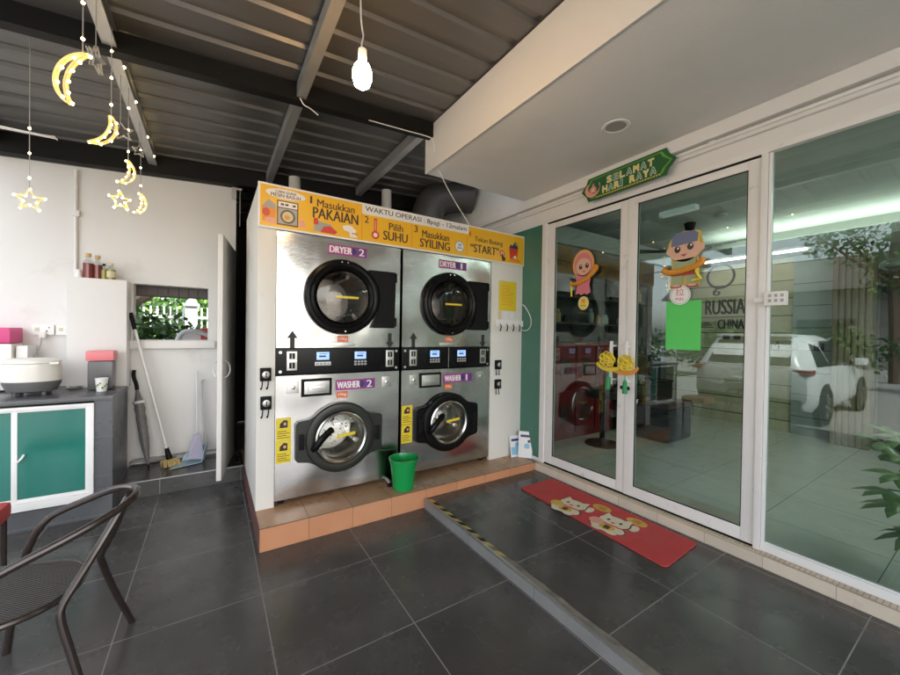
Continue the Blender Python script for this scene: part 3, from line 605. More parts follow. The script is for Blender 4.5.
# isolator switches, notices, hooks
f = FY(2.95)
for u, z, lb in ((.322, 1.135, 'upper black key switch on the narrow white panel beside washer 2'), (.326, .93, 'lower black key switch on the narrow white panel beside washer 2'), (2.487, 1.135, 'upper black key switch on the white panel beside washer 1'), (2.487, .935, 'lower black key switch on the white panel beside washer 1')):
    t = thing('key_switch', (u, 2.94, z-.06), lb, 'switch', 'key switches beside the machines')
    b = MB(); b.rect(f, u-.036, u+.036, z-.045, z+.05, .001, .03, 'black_matte', .006); b.build('box', t)
    b = MB(); b.lathe(f, u, z+.003, [(.026, .03), (.024, .045), (.012, .048), (.010, .055), (.0001, .055)], 'steel_plate', 18); b.rect(f, u-.004, u+.004, z-.016, z+.022, .055, .06, 'ink_black'); b.build('dial', t)
    for s in (-.02, .018):
        b = MB(); b.tube(smooth([f.p(u+s, z-.045, .012), f.p(u+s-.002, z-.08, .014), f.p(u+s-.006, z-.10, .02), f.p(u+s-.012, z-.104, .028), f.p(u+s-.012, z-.09, .032)], 2), .004, 'black_matte', 6); b.build('hook', t)
t = thing('yellow_notice', (2.61, 2.945, 1.70), 'yellow notice sheet taped to the white panel by washer 1', 'notice')
b = MB(); b.rect(f, 2.492, 2.736, 1.70, 2.01, .001, .003, 'notice_yellow')
for k in range(9): b.rect(f, 2.53, 2.70-rnd.uniform(0, .06), 1.76+.024*k, 1.766+.024*k, .003, .0034, 'sign_orange')
b.rect(f, 2.52, 2.545, 1.97, 2.02, .003, .0038, 'cream_label'); b.build('sheet', t)
t = thing('hook_rail', (2.64, 2.94, 1.5), 'white rail with four black hooks under the yellow notice', 'hook rail')
b = MB(); b.rect(f, 2.44, 2.83, 1.535, 1.60, .001, .02, 'ink_white', .004); b.build('rail', t)
for k in range(4):
    u = 2.50+.088*k; b = MB(); b.disc(f, u, 1.567, .02, .02, .02, .026, 'paper_white', 14)
    b.tube(smooth([f.p(u, 1.56, .022), f.p(u+.01, 1.53, .03), f.p(u-.008, 1.50, .04), f.p(u-.024, 1.485, .05), f.p(u-.026, 1.495, .062)], 2), .006, 'black_matte', 6); b.build('hook', t)
b = MB()
for u0, u1, z0, z1, k in ((2.49, 2.53, 1.61, 1.695, .3), (2.56, 2.62, 1.605, 1.69, -.2), (2.64, 2.70, 1.61, 1.68, .2)): b.rect(f, u0, u1, z0, z1, .001, .004, 'cream_label' if u0 < 2.5 else 'paper_white')
tag(b.build('paper_tag'), 'row of small pale stickers between yellow notice and hook rail', 'sticker')
b = MB(); b.tube(smooth([(2.72, 2.943, 1.62), (2.73, 2.935, 1.70), (2.79, 2.935, 1.76), (2.815, 2.93, 1.78), (2.812, 2.88, 1.74), (2.808, 2.80, 1.64), (2.808, 2.79, 1.55), (2.81, 2.85, 1.49), (2.80, 2.93, 1.50), (2.78, 2.944, 1.515)], 3), .005, 'cable_white', 6)
b.tube(smooth([(2.835, 2.955, 2.19), (2.838, 2.955, 1.9), (2.832, 2.95, 1.80)], 1), .005, 'cable_white', 6)
tag(b.build('looped_cable'), 'thin white cable looping off the edge of the laundry cabinet', 'cable')

# bucket
t = thing('bucket', (1.345, 2.76, .157), 'green plastic bucket on the plinth before washer 1', 'bucket')
f0 = FZ(1.345, 2.775); b = MB()
b.lathe(f0, 0, 0, [(.0001, .158), (.082, .158), (.086, .162), (.112, .40), (.122, .402), (.122, .416), (.112, .416), (.108, .40), (.082, .168), (.0001, .166)], 'bucket_green', 36); b.build('pail', t)
b = MB(); h = [f0.p(.125*math.cos(R(a)), -.06*math.sin(R(a))-.07*math.sin(R(a)), .395+.02*math.sin(R(a))) for a in range(0, 181, 15)]; b.tube(h, .004, 'bucket_green', 6); b.build('bail', t)
b = MB(); b.prism(FY(2.675), [(1.36, .2), (1.375, .2), (1.378, .26), (1.363, .26)], 0, .001, 'ink_white'); b.v = [v+Vector((0, .0, 0)) for v in b.v]
t = thing('drain_tap', (1.27, 2.92, .157), 'small grey drain fitting behind the green bucket', 'fitting')
b = MB(); b.tube([(1.27, 2.955, .19), (1.27, 2.9, .185), (1.265, 2.87, .17)], .014, 'sign_grey', 8); b.lathe(FZ(1.262, 2.865), 0, 0, [(.02, .158), (.02, .18), (.008, .185)], 'black_matte', 10); b.build('elbow', t)

# ================================================================== SHOP BUILDING
t = thing('shop_building', (4.8, 0, 0), 'white shop building with glass front and canopy on the right', 'building')
XF = 2.82; fx = FX(XF)
b = MB(); b.box(2.83, 3.0, -5, 7.2, 2.58, 3.9, 'wall_paint_warm'); b.box(2.83, 3.0, 3.6, 7.2, -.1, 2.58, 'wall_paint_warm'); b.build('front_wall', t)
b = MB(); b.box(2.775, 2.8295, -5, 5.2, 2.775, 2.868, 'wall_paint_warm', .006); b.box(2.80, 2.8295, -5, 5.2, 2.71, 2.735, 'wall_paint_warm', .003); b.build('cornice', t)
b = MB(); b.box(2.7705, 2.86, -5, 2.667, .0785, .150, 'sill_tile'); b.build('sill_tiles', t)
b = MB(); b.box(2.7705, 2.86, -5, 2.667, .1505, .157, 'sill_mosaic'); b.box(2.768, 2.782, .86, 2.6, .157, .1605, 'cream_label'); b.build('sill_top', t)
# canopy
b = MB(); b.box(1.588, 2.829, -5, 2.90, 2.869, 3.25, 'soffit_paint', .006); can = b.build('canopy', t)
b = MB(); b.box(1.578, 1.5875, -5, 2.903, 2.863, 3.252, 'fascia_paint', .003); b.build('fascia', can)
b = MB(); f0 = F((2.282, 1.513, 2.868), (1, 0, 0), (0, -1, 0)); b.lathe(f0, 0, 0, [(.066, .001), (.066, .005), (.078, .008), (.088, .006), (.09, .001)], 'ink_white', 32); b.lathe(f0, 0, 0, [(.0001, .003), (.066, .0025)], 'sign_grey', 32); b.build('downlight', can)
b = MB(); b.box(1.612, 1.75, -5, 2.89, 3.2505, 3.7, 'soffit_paint'); b.build('daylight_stop', can)  # added behind the fascia to block daylight through the roof gaps
# frame members (u = -Y)
FRM = 'frame_white'
b = MB()
b.rect(fx, -2.667, .0, 2.578, 2.62, -.05, .0, FRM, .003)            # head
b.rect(fx, 0.001, 5, 2.578, 2.62, -.05, .0, FRM, .003)
b.rect(fx, -2.667, -2.605, .158, 2.577, -.06, .004, FRM, .003)      # left jamb
b.rect(fx, -.884, -.85, .158, 2.577, -.06, .008, FRM, .003)         # mullion beside the fixed window
b.rect(fx, -.848, -.832, .206, 2.572, -.04, -.004, 'alu_white', .002)
b.rect(fx, -.848, .9, .158, .206, -.05, .0, 'alu_white', .004); b.rect(fx, -.83, .9, .207, .214, -.035, -.012, 'alu_white', .001)
b.rect(fx, .90, .95, .158, 2.577, -.06, .006, FRM, .003); b.rect(fx, .952, 5, .158, .206, -.05, 0, 'alu_white', .003); b.rect(fx, 2.6, 2.65, .207, 2.577, -.05, .004, FRM, .003)
b.rect(fx, -2.604, -.885, .158, .166, -.06, -.004, 'black_matte')
b.rect(fx, -2.604, -.885, 2.566, 2.577, -.06, -.008, 'black_matte')
b.build('window_frame', t)
def leaf(u0, u1, ul, ur, d, hu):
    b = MB(); z0, z1, zb, zt = .170, 2.563, .252, 2.508
    b.rect(fx, u0, ul, z0, z1, d-.035, d, FRM, .003); b.rect(fx, ur, u1, z0, z1, d-.035, d, FRM, .003)
    b.rect(fx, ul+.0005, ur-.0005, z0, zb, d-.034, d-.001, FRM, .003); b.rect(fx, ul+.0005, ur-.0005, zt, z1, d-.034, d-.001, FRM, .003)
    o = b.build('sliding_door', t)
    g = MB(); g.rect(fx, ul, ur, zb, zt, d-.020, d-.014, 'shop_glass'); g.build('glass_pane', o)
    g = MB(); g.rect(fx, ul, ul+.006, zb, zt, d-.013, d-.006, 'black_matte'); g.rect(fx, ur-.006, ur, zb, zt, d-.013, d-.006, 'black_matte'); g.rect(fx, ul+.0065, ur-.0065, zt-.005, zt, d-.013, d-.006, 'black_matte'); g.rect(fx, ul+.0065, ur-.0065, zb, zb+.005, d-.013, d-.006, 'black_matte'); g.build('rubber_seal', o)
    for dd, mm in ((.045, 'alu_white'), (-.075, 'steel_plate')):
        g = MB(); g.rect(fx, hu-.013, hu+.013, 1.05, 1.41, d+dd-.006, d+dd+.006, mm, .005)
        for z in (1.09, 1.37): g.tube([fx.p(hu, z, d+dd), fx.p(hu, z, d-.018)], .008, mm, 8)
        g.build('handle', o)
    g = MB(); g.disc(fx, (ur+u1)/2 if hu > -1.78 and False else (u1-.03 if hu < -1.78 else u0+.03), 1.03, .012, .016, d, d+.003, 'black_matte', 14); g.build('keyhole', o)
    return o
leaf(-2.602, -1.752, -2.513, -1.818, -.012, -1.850)
leaf(-1.748, -.887, -1.668, -.952, -.006, -1.712)
b = MB(); b.rect(fx, -.831, .899, .215, 2.570, -.024, -.018, 'shop_glass'); b.build('glass_pane', t)
b = MB(); b.rect(fx, .953, 2.599, .207, 2.570, -.024, -.018, 'shop_glass'); b.rect(fx, 2.651, 5, .207, 2.570, -.024, -.018, 'shop_glass'); b.build('glass_pane', t)
b = MB(); b.rect(fx, -3.6, -2.668, .158, 2.577, -.03, -.004, 'green_panel'); b.rect(fx, -3.6, -2.668, .158, .19, -.004, .004, 'alu_white'); b.build('side_panel', t)
# interior shell
b = MB(); b.box(2.862, 6.9, -5, 3.6, -.1, .15, 'shop_floor_tile'); b.build('shop_floor', t)
b = MB(); b.box(3.0, 6.9, -5, 3.6, 2.96, 3.06, 'shop_ceiling'); b.build('ceiling', t)
b = MB(); b.box(3.0, 6.9, 3.5, 3.6, .15, 2.96, 'dark_wall'); b.box(6.75, 6.9, -5, 3.5, .15, 2.96, 'shop_wall'); b.box(2.87, 6.9, -5.1, -5, .15, 2.96, 'shop_wall'); b.box(2.83, 6.9, -5, 7.2, 3.9, 4.0, 'concrete'); b.box(6.9, 7.0, -5, 7.2, -.1, 3.9, 'concrete'); b.build('inner_wall', t)
b = MB(); b.box(6.05, 6.74, -5, 2.85, 2.60, 2.64, 'bulkhead_paint'); b.box(6.05, 6.09, -5, 2.85, 2.64, 2.70, 'bulkhead_paint'); b.box(3.02, 6.05, 2.85, 3.49, 2.50, 2.56, 'bulkhead_paint'); b.box(3.02, 6.05, 2.85, 2.89, 2.56, 2.70, 'bulkhead_paint'); b.build('bulkhead', t)
b = MB(); b.box(6.25, 6.70, -3.5, 2.6, 2.70, 2.72, 'tube_glow'); tag(b.build('cove_lamp'), 'glowing cove light along the rear bulkhead of the shop', 'lamp')
b = MB(); b.box(6.30, 6.33, 1.5, 2.84, 2.580, 2.599, 'mural_fill_glow'); tag(b.build('mural_fill_strip'), 'thin glowing strip added under the bulkhead to brighten the crate mural', 'lamp')  # added light source that washes the crate mural
b = MB(); b.box(3.1, 6.0, 3.05, 3.10, 2.575, 2.595, 'tube_glow'); b.mats[0] = 'ceiling_lamp'; tag(b.build('cove_lamp'), 'dim cove light over the red cabinets in the shop', 'lamp')
b = MB(); b.box(6.735, 6.748, 1.72, 3.4, .15, 2.58, 'crate_planks'); f2 = FX(6.734)
b.text('RUSSIA', f2, -2.80, -2.27, 1.82, 2.05, .001, 'ink_black', .022); b.text('CHINA', f2, -2.62, -2.28, 1.59, 1.74, .001, 'ink_black', .022); [b.rect(f2, -2.92, -2.68-.03*k, 1.61+.035*k, 1.625+.035*k, 0, .001, 'ink_black') for k in range(3)]
b.rect(f2, -3.2, -2.95, 1.62, 1.65, 0, .001, 'ink_black'); b.text('6', f2, -2.70, -2.60, 2.12, 2.24, .001, 'ink_black', .03); [b.rect(f2, -2.55+.14*k, -2.46+.14*k, 1.43, 1.49, 0, .001, 'ink_black') for k in range(3)]
b.lathe(f2, -2.60, 2.42, [(.20, .001), (.20, .002), (.165, .002), (.165, .001)], 'ink_black', 28, closed=True); b.text('↑↑', f2, -2.0, -1.85, 1.25, 1.42, .001, 'ink_black')
b.build('crate_mural', t)
b = MB(); b.box(6.70, 6.748, 1.30, 1.715, .15, 2.58, 'pale_siding'); b.box(6.69, 6.70, 1.4, 1.5, 1.3, 1.4, 'ink_black'); b.box(6.69, 6.70, 1.55, 1.65, 1.3, 1.4, 'ink_white'); b.build('wall_siding', t)
t = thing('slatted_column', (6.6, 1.15, .15), 'brown wooden slatted column inside the shop', 'column')
b = MB(); b.box(6.50, 6.748, .96, 1.295, .15, 2.595, 'wood_slat')
for k in range(6): b.box(6.475, 6.50, .965+.056*k, 1.003+.056*k, .15, 2.595, 'wood_slat', .003)
b.build('slats', t)
t = thing('inner_door', (6.7, .4, .15), 'pale inner door with dark frame inside the shop', 'door')
b = MB(); b.box(6.70, 6.748, .93, .955, .15, 2.30, 'dark_wall'); b.box(6.70, 6.748, .68, .93, .15, 2.25, 'black_matte'); b.box(6.69, 6.748, -1.2, .93, 2.25, 2.32, 'dark_wall'); b.build('door_frame', t)
b = MB(); b.box(6.70, 6.74, -.9, .60, .16, 2.25, 'bulkhead_paint'); b.box(6.67, 6.70, .60, .66, .16, 2.25, 'frame_white'); b.build('door_leaf', t)
# furniture inside
t = thing('ottoman_seat', (4.9, 2.6, .15), 'black box ottoman with maroon top on the shop floor', 'ottoman')
b = MB(); b.box(4.64, 5.20, 2.30, 2.80, .165, .56, 'black_vinyl', .02); b.build('base', t)
b = MB(); b.box(4.63, 5.21, 2.29, 2.81, .565, .64, 'maroon_vinyl', .025); b.build('cushion', t)
t = thing('low_cabinet', (5.3, 3.1, .15), 'dark low cabinet behind the ottoman in the shop', 'cabinet')
b = MB(); b.box(4.75, 6.1, 2.98, 3.40, .15, .74, 'black_vinyl', .008); b.box(4.73, 6.12, 2.96, 3.41, .745, .775, 'black_gloss', .005); b.build('carcass', t)
b = MB(); b.box(4.82, 4.88, 2.99, 3.4, .776, 1.25, 'black_gloss', .01); b.box(4.88, 5.3, 3.0, 3.4, .776, 1.22, 'black_vinyl', .01); b.build('screen_box', t)
t = thing('red_cabinet', (3.9, 3.3, .15), 'row of dark red cabinets along the inner side wall', 'cabinet')
b = MB(); b.box(3.06, 4.70, 3.08, 3.49, .15, 1.36, 'red_cabinet'); b.build('carcass', t)
for k in range(4):
    for j in range(2):
        b = MB(); x0 = 3.09+.40*k; z0 = .22+.58*j; b.box(x0, x0+.37, 3.062, 3.079, z0, z0+.53, 'red_cabinet', .006); b.box(x0+.1, x0+.27, 3.055, 3.061, z0+.15, z0+.36, 'maroon_vinyl', .003); b.build('cabinet_door', t)
t = thing('black_stool', (3.9, 2.85, .15), 'round black stool before the red cabinets in the shop', 'stool')
f0 = FZ(3.95, 2.72); b = MB(); b.lathe(f0, 0, 0, [(.0001, .72), (.19, .72), (.21, .75), (.21, .80), (.18, .82), (.0001, .825)], 'black_vinyl', 24); b.build('seat', t)
b = MB(); b.lathe(f0, 0, 0, [(.2, .152), (.19, .17), (.03, .19), (.025, .72)], 'black_gloss', 20); b.build('pedestal', t)
b = MB()
for z in (1.6, 1.95, 2.25): b.box(3.1, 6.0, 3.22, 3.49, z, z+.025, 'dark_wall')
t = thing('wall_shelf', (4.5, 3.4, 1.6), 'dark wall shelves above the red cabinets', 'shelf'); b.build('boards', t)
for k in range(16):
    x0 = 3.15+.17*k+rnd.uniform(0, .04); z0 = rnd.choice((1.626, 1.976)); h = rnd.uniform(.1, .22)
    b = MB(); b.lathe(FZ(x0, 3.35), 0, 0, [(.0001, z0), (.045, z0), (.048, z0+h*.7), (.03, z0+h*.8), (.03, z0+h), (.0001, z0+h)], rnd.choice(('black_vinyl', 'sign_grey', 'cork', 'brown_glass', 'bulkhead_paint')), 14)
    tag(b.build('shelf_jar'), 'small jar among the row on the dark wall shelves', 'jar', 'jars on the wall shelves')
t = thing('ceiling_fan', (5.3, 2.41, 2.5), 'black ceiling fan inside the shop behind the glass door', 'fan')
f0 = FZ(5.3, 2.41); b = MB(); b.lathe(f0, 0, 0, [(.07, 2.958), (.05, 2.86), (.015, 2.84), (.015, 2.66), (.06, 2.65), (.11, 2.62), (.11, 2.56), (.06, 2.53), (.0001, 2.53)], 'black_gloss', 24); b.build('motor', t)
for k in range(3):
    a = R(20+120*k); d = Vector((math.cos(a), math.sin(a), 0)); s = Vector((-d.y, d.x, 0)); o0 = Vector((5.3, 2.41, 2.585)); b = MB()
    P4 = [o0+d*.1-s*.03, o0+d*.1+s*.03, o0+d*.66+s*.07+Vector((0, 0, .012)), o0+d*.66-s*.07-Vector((0, 0, .008))]
    b.add(P4+[q+Vector((0, 0, .008)) for q in P4], [(0, 3, 2, 1), (4, 5, 6, 7), (0, 1, 5, 4), (1, 2, 6, 5), (2, 3, 7, 6), (3, 0, 4, 7)], 'black_gloss'); b.build('blade', t)
for yy in (-.4, -2.0): b = MB(); b.box(4.4, 5.0, yy-.3, yy+.3, 2.935, 2.958, 'fill_glow', .004); tag(b.build('fill_panel'), 'added square glowing fill panel on the shop ceiling, ' + ('nearer the doors' if yy > -1 else 'farther from the doors'), 'lamp')  # added out of view to brighten the shop interior
b = MB(); b.box(4.55, 4.65, 2.02, 2.42, 2.905, 2.958, 'ceiling_lamp', .006); tag(b.build('ceiling_light'), 'short rectangular ceiling light beside the fan inside the shop', 'lamp')
b = MB(); b.lathe(F((5.2, 2.02, 2.958), (1, 0, 0), (0, -1, 0)), 0, 0, [(.07, .001), (.065, .03), (.04, .04), (.0001, .042)], 'ink_white', 20); tag(b.build('smoke_detector'), 'round white smoke detector on the shop ceiling', 'detector')
# pot plant inside
t = thing('potted_plant', (3.44, .07, .15), 'leafy potted plant behind the fixed shop window', 'plant')
b = MB(); b.lathe(FZ(3.44, .05), 0, 0, [(.0001, .152), (.11, .152), (.15, .40), (.16, .41), (.14, .41), (.0001, .38)], 'pot_clay', 24); b.build('pot', t)
b = MB(); lf = MB(); r2 = random.Random(3)
for k in range(11):
    a = R(90+rnd.uniform(-110, 110)) if k > 4 else R(95+14*k); ln = r2.uniform(.30, .46); top = Vector((3.44+math.cos(a)*ln*.75-.05, .05+math.sin(a)*ln, .42+r2.uniform(.0, .46)))
    st = smooth([(3.44, .05, .38), (3.44+math.cos(a)*.06, .05+math.sin(a)*.06, .6), tuple(top)], 2); b.tube(st, .005, 'leaf_mid', 5)
    d0 = (top-Vector((3.44, .05, .5))).normalized()
    for q in range(6):
        an = R(-100+40*q); side = d0.cross(Vector((0, 0, 1))).normalized(); d = (d0*math.cos(an)+side*math.sin(an)+Vector((0, 0, -.25))).normalized(); sd = d.cross(Vector((0, 0, 1))).normalized(); L = r2.uniform(.12, .19); wv_ = L*.19
        n = Vector((0, 0, .012)); P5 = [top, top+d*L*.35+sd*wv_-n, top+d*L*.4+n*.3, top+d*L*.35-sd*wv_-n, top+d*L-n*3, top+d*L*.7+sd*wv_*.8-n*1.5, top+d*L*.7-sd*wv_*.8-n*1.5, top+d*L*.72-n]
        lf.add(P5, [(0, 2, 1), (0, 3, 2), (1, 2, 7, 5), (2, 3, 6, 7), (5, 7, 4), (7, 6, 4)], 'leaf_indoor')
b.build('stem', t); lf.build('leaf', t, 180)

# ------------------------------------------------------------------ things on the glass
t = thing('festive_banner', (2.81, 1.78, 2.68), 'green Selamat Hari Raya banner above the sliding doors', 'banner')
th = R(.6); fb = F((2.766, 1.752, 2.722), (0, -math.cos(th), math.sin(th)), (0, math.sin(th), math.cos(th)))
def bannerpoly(w_, h_): return [(-w_, 0), (-w_+.05, h_*.55), (-w_+.07, h_), (0, h_*1.02), (w_-.07, h_), (w_-.05, h_*.55), (w_, 0), (w_-.05, -h_*.55), (w_-.07, -h_), (0, -h_*1.02), (-w_+.07, -h_), (-w_+.05, -h_*.55)]
b = MB(); b.prism(fb, bannerpoly(.40, .098), 0, .008, 'banner_green'); b.prism(fb, bannerpoly(.372, .082), .008, .010, 'banner_lime'); b.prism(fb, bannerpoly(.358, .074), .010, .012, 'banner_green'); b.build('board', t)
b = MB(); 
for (wd_, u0, v0, dx_) in (('SELAMAT', -.145, .006, .0575), ('HARI', -.185, -.062, .054), ('RAYA', .055, -.062, .054)):
    for i, ch in enumerate(wd_):
        u = u0+i*dx_; wdt = .018 if ch == 'I' else .045
        b.text(ch, fb, u, u+wdt-.004, v0, v0+.05, .0122, 'letter_rim', .055); b.text(ch, fb, u, u+wdt-.004, v0, v0+.05, .0132, ('letter_yellow', 'letter_teal')[i % 2], .02)
for k in range(26): b.disc(fb, -.24+.021*k, -.083, .007, .007, .012, .014, 'gold', 8)
b.build('lettering', t)
b = MB(); oc = [(-.285+.072*math.cos(R(a)), -.005+.066*math.sin(R(a))) for a in range(130, 391, 13)]; ic = [(-.27+.06*math.cos(R(a)), .012+.055*math.sin(R(a))) for a in range(385, 129, -13)]
b.prism(fb, oc+ic, .012, .015, 'sign_pink'); b.prism(fb, [(-.31, -.035), (-.25, -.035), (-.245, .0), (-.265, .02), (-.275, .048), (-.29, .02), (-.315, 0)], .0125, .0145, 'hijab_pink'); b.prism(fb, [(-.295, -.03), (-.262, -.03), (-.27, .005), (-.29, .005)], .0145, .016, 'cream_label'); b.build('crescent', t)
def cutout(kind):
    girl = kind == 'girl'
    cu, cz = (-2.175, 2.005) if girl else (-1.315, 2.005)
    t = thing('festive_cutout', (2.81, -cu, 1.82), 'pink veiled girl cutout on the left sliding door' if girl else 'boy in green with blue cap cutout on the right sliding door', 'decoration', 'festive cutouts on the doors')
    f = F((2.8265 if girl else 2.822, -cu, cz), (0, -1, 0), (0, 0, 1)); b = MB()
    E = lambda x_, z_, a, c, d, m, n=22, a0=0: b.disc(f, x_, z_, a, c, d, d+.003, m, n, a0)
    if girl:
        E(0, .095, .116, .133, -.004, 'garland', 26); E(0, .095, .108, .125, 0, 'hijab'); E(.005, .09, .094, .108, .003, 'hijab_pink'); E(.008, .07, .078, .078, .006, 'skin')
        E(-.018, .07, .017, .023, .009, 'eye_dark', 12); E(.05, .075, .017, .023, .009, 'eye_dark', 12); E(-.014, .078, .005, .007, .012, 'ink_white', 8); E(.054, .083, .005, .007, .012, 'ink_white', 8); E(.018, .025, .01, .006, .009, 'sash', 10)
        b.prism(f, [(-.075, -.03), (.085, -.02), (.07, -.10), (.085, -.165), (.045, -.185), (.02, -.17), (-.01, -.185), (-.04, -.17), (-.075, -.175), (-.06, -.1)], 0, .003, 'dress_pink'); E(.01, -.02, .08, .05, .003, 'hijab_pink')
        pts = [(-.12+.265*i/14, -.075+.105*(i/14)**1.6-.02*math.sin(math.pi*i/14)) for i in range(15)]
        b.tube([f.p(a, c, .014) for a, c in pts], .02, 'garland', 8); b.tube([f.p(-.12, -.05, .01), f.p(-.115, -.19, .01)], .008, 'ketupat_yellow', 6); E(.135, .045, .028, .03, .003, 'garland', 12)
    else:
        E(0, .09, .119, .112, -.007, 'gold', 26); b.prism(f, [(-.085, .01), (.09, .01), (.10, -.195), (-.095, -.195)], -.007, -.004, 'gold')
        E(0, .075, .108, .092, 0, 'skin'); b.prism(f, [(-.09, .10), (.085, .115), (.09, .17), (.06, .195), (-.05, .195), (-.085, .165)], .003, .006, 'songkok'); b.prism(f, [(.085, .115), (.10, .10), (.108, .18), (.06, .2), (.09, .17)], .003, .006, 'gold')
        E(-.045, .075, .020, .025, .006, 'eye_dark', 12); E(.04, .085, .020, .025, .006, 'eye_dark', 12); E(-.04, .083, .006, .008, .009, 'ink_white', 8); E(.046, .094, .006, .008, .009, 'ink_white', 8); b.prism(f, [(-.025, .035), (.02, .038), (0, .02)], .006, .009, 'sash')
        for s in (-1, 1): E(s*.105, .07, .022, .026, -.0035, 'skin', 12)
        b.prism(f, [(-.07, 0), (.075, .005), (.085, -.115), (-.08, -.115)], 0, .003, 'baju_green'); b.rect(f, -.075, .08, -.115, -.085, .003, .006, 'sash')
        b.prism(f, [(-.078, -.115), (-.005, -.115), (-.01, -.185), (-.085, -.185)], 0, .003, 'baju_green'); b.prism(f, [(.01, -.115), (.085, -.115), (.09, -.185), (.02, -.185)], 0, .003, 'baju_green')
        for s in (-.05, .055): E(s, -.19, .04, .013, .003, 'sash', 12); E(s, -.186, .03, .008, .006, 'skin', 10)
        b.tube([f.p(.125*math.cos(R(a)), -.05+.032*math.sin(R(a))+.02*math.cos(R(a)), .018) for a in range(-205, 26, 10)], .021, 'garland', 8)
        b.tube([f.p(.10, -.03, .012), f.p(.085, -.10, .014), f.p(.11, -.15, .012), f.p(.06, -.16, .012)], .012, 'ketupat_yellow', 6)
    b.build('print', t)
cutout('girl'); cutout('boy')
b = MB(); f = FX(2.8255); b.disc(f, -2.163, 1.745, .057, .062, 0, .001, 'cream_label', 28); b.disc(f, -2.163, 1.745, .050, .055, .001, .0016, 'letter_yellow', 28); b.text('推', f, -2.185, -2.141, 1.745, 1.785, .0016, 'sign_red', .0); b.text('PUSH', f, -2.188, -2.138, 1.715, 1.73, .0016, 'sign_brown', .01)
tag(b.build('push_sticker'), 'round yellow push sticker below the girl cutout', 'sticker')
b = MB(); f = FX(2.8195); b.disc(f, -1.338, 1.752, .070, .070, 0, .001, 'ink_white', 32); b.lathe(f, -1.338, 1.752, [(.063, .001), (.063, .0016), (.060, .0016), (.060, .001)], 'sign_grey', 32, closed=True); b.text('拉', f, -1.366, -1.310, 1.748, 1.80, .0012, 'sign_red', .0); b.text('PULL', f, -1.367, -1.309, 1.715, 1.733, .0012, 'sign_red', .02)
tag(b.build('pull_sticker'), 'round white pull sticker below the boy cutout', 'sticker')
b = MB(); f = FX(2.8365); b.rect(f, -1.44, -1.205, 1.36, 1.71, 0, .001, 'paper_green')
for k in range(8): b.rect(f, -1.41, -1.26-rnd.uniform(0, .08), 1.40+.026*k, 1.407+.026*k, -.0006, 0, 'sign_green')
tag(b.build('green_poster'), 'bright green paper poster stuck behind the right door glass', 'poster')
for u, z, s, lb in ((-1.835, 1.215, 1, 'yellow crescent ornament with green tassel on the left door handle'), (-1.715, 1.195, -1, 'yellow crescent ornament with green tassel on the right door handle')):
    t = thing('door_ornament', (2.74, -u, z-.2), lb, 'ornament', 'crescent ornaments on the door handles')
    f = F((2.752 if s > 0 else 2.758, -u, z), (0, -1, 0), (0, 0, 1)); b = MB()
    oc = [(.125*math.cos(R(a)), .02+.075*math.sin(R(a))) for a in range(190, 351, 10)]; ic = [(.113*math.cos(R(a)), .035+.058*math.sin(R(a))) for a in range(348, 191, -10)]
    b.prism(f, oc+ic, 0, .012, 'garland' if s < 0 else 'ketupat_yellow'); b.build('crescent', t)
    b = MB(); r2 = random.Random(12)
    for k in range(7):
        a = 2*math.pi*k/7; q = (-.02*s+.040*math.cos(a), .045+.036*math.sin(a), .012+.004*(k % 2)); b.tube([f.p(q[0]+.027*math.cos(R(w_)), q[1]+.025*math.sin(R(w_)), q[2]+.003*math.sin(R(2*w_))) for w_ in range(0, 360, 30)], .0085, 'ketupat_yellow' if (k+s) % 3 else 'gold', 6, True)
    b.tube([f.p(-.02*s+.02*math.cos(R(w_)), .045+.02*math.sin(R(w_)), .018) for w_ in range(0, 360, 40)], .009, 'ketupat_yellow', 6, True)
    b.build('woven_knot', t)
    b = MB(); b.tube([f.p(-.01*s, -.04, .006), f.p(-.012*s, -.09, .006)], .003, 'tassel_green', 5); b.tube([f.p(-.012*s, -.09, .006), f.p(-.012*s, -.11, .006), f.p(-.012*s, -.20, .006)], [.006, .016, .020], 'tassel_green', 10); b.build('tassel', t)
t = thing('door_switch_box', (2.80, .79, 1.64), 'small white switch box on the mullion of the fixed window', 'switch')
f = FX(2.812); b = MB(); b.rect(f, -.845, -.742, 1.645, 1.728, 0, .035, 'frame_white', .005); b.rect(f, -.90, -.846, 1.668, 1.70, .0, .02, 'frame_white', .004)
b.build('housing', t)
b = MB()
for i in range(3):
    for j in range(2): b.rect(f, -.825+.028*i, -.810+.028*i, 1.665+.03*j, 1.683+.03*j, .035, .0365, 'sign_grey')
b.build('button_row', t)

# conduit along the header
b = MB(); b.tube([(2.812, 5.0, 2.752), (2.812, -5, 2.752)], .012, 'frame_white', 8)
for y in (3, 1.15, -.6): b.box(2.797, 2.829, y-.02, y+.02, 2.737, 2.768, 'frame_white', .003)
tag(b.build('wall_conduit'), 'white conduit pipe clipped along the wall above the shopfront', 'pipe')

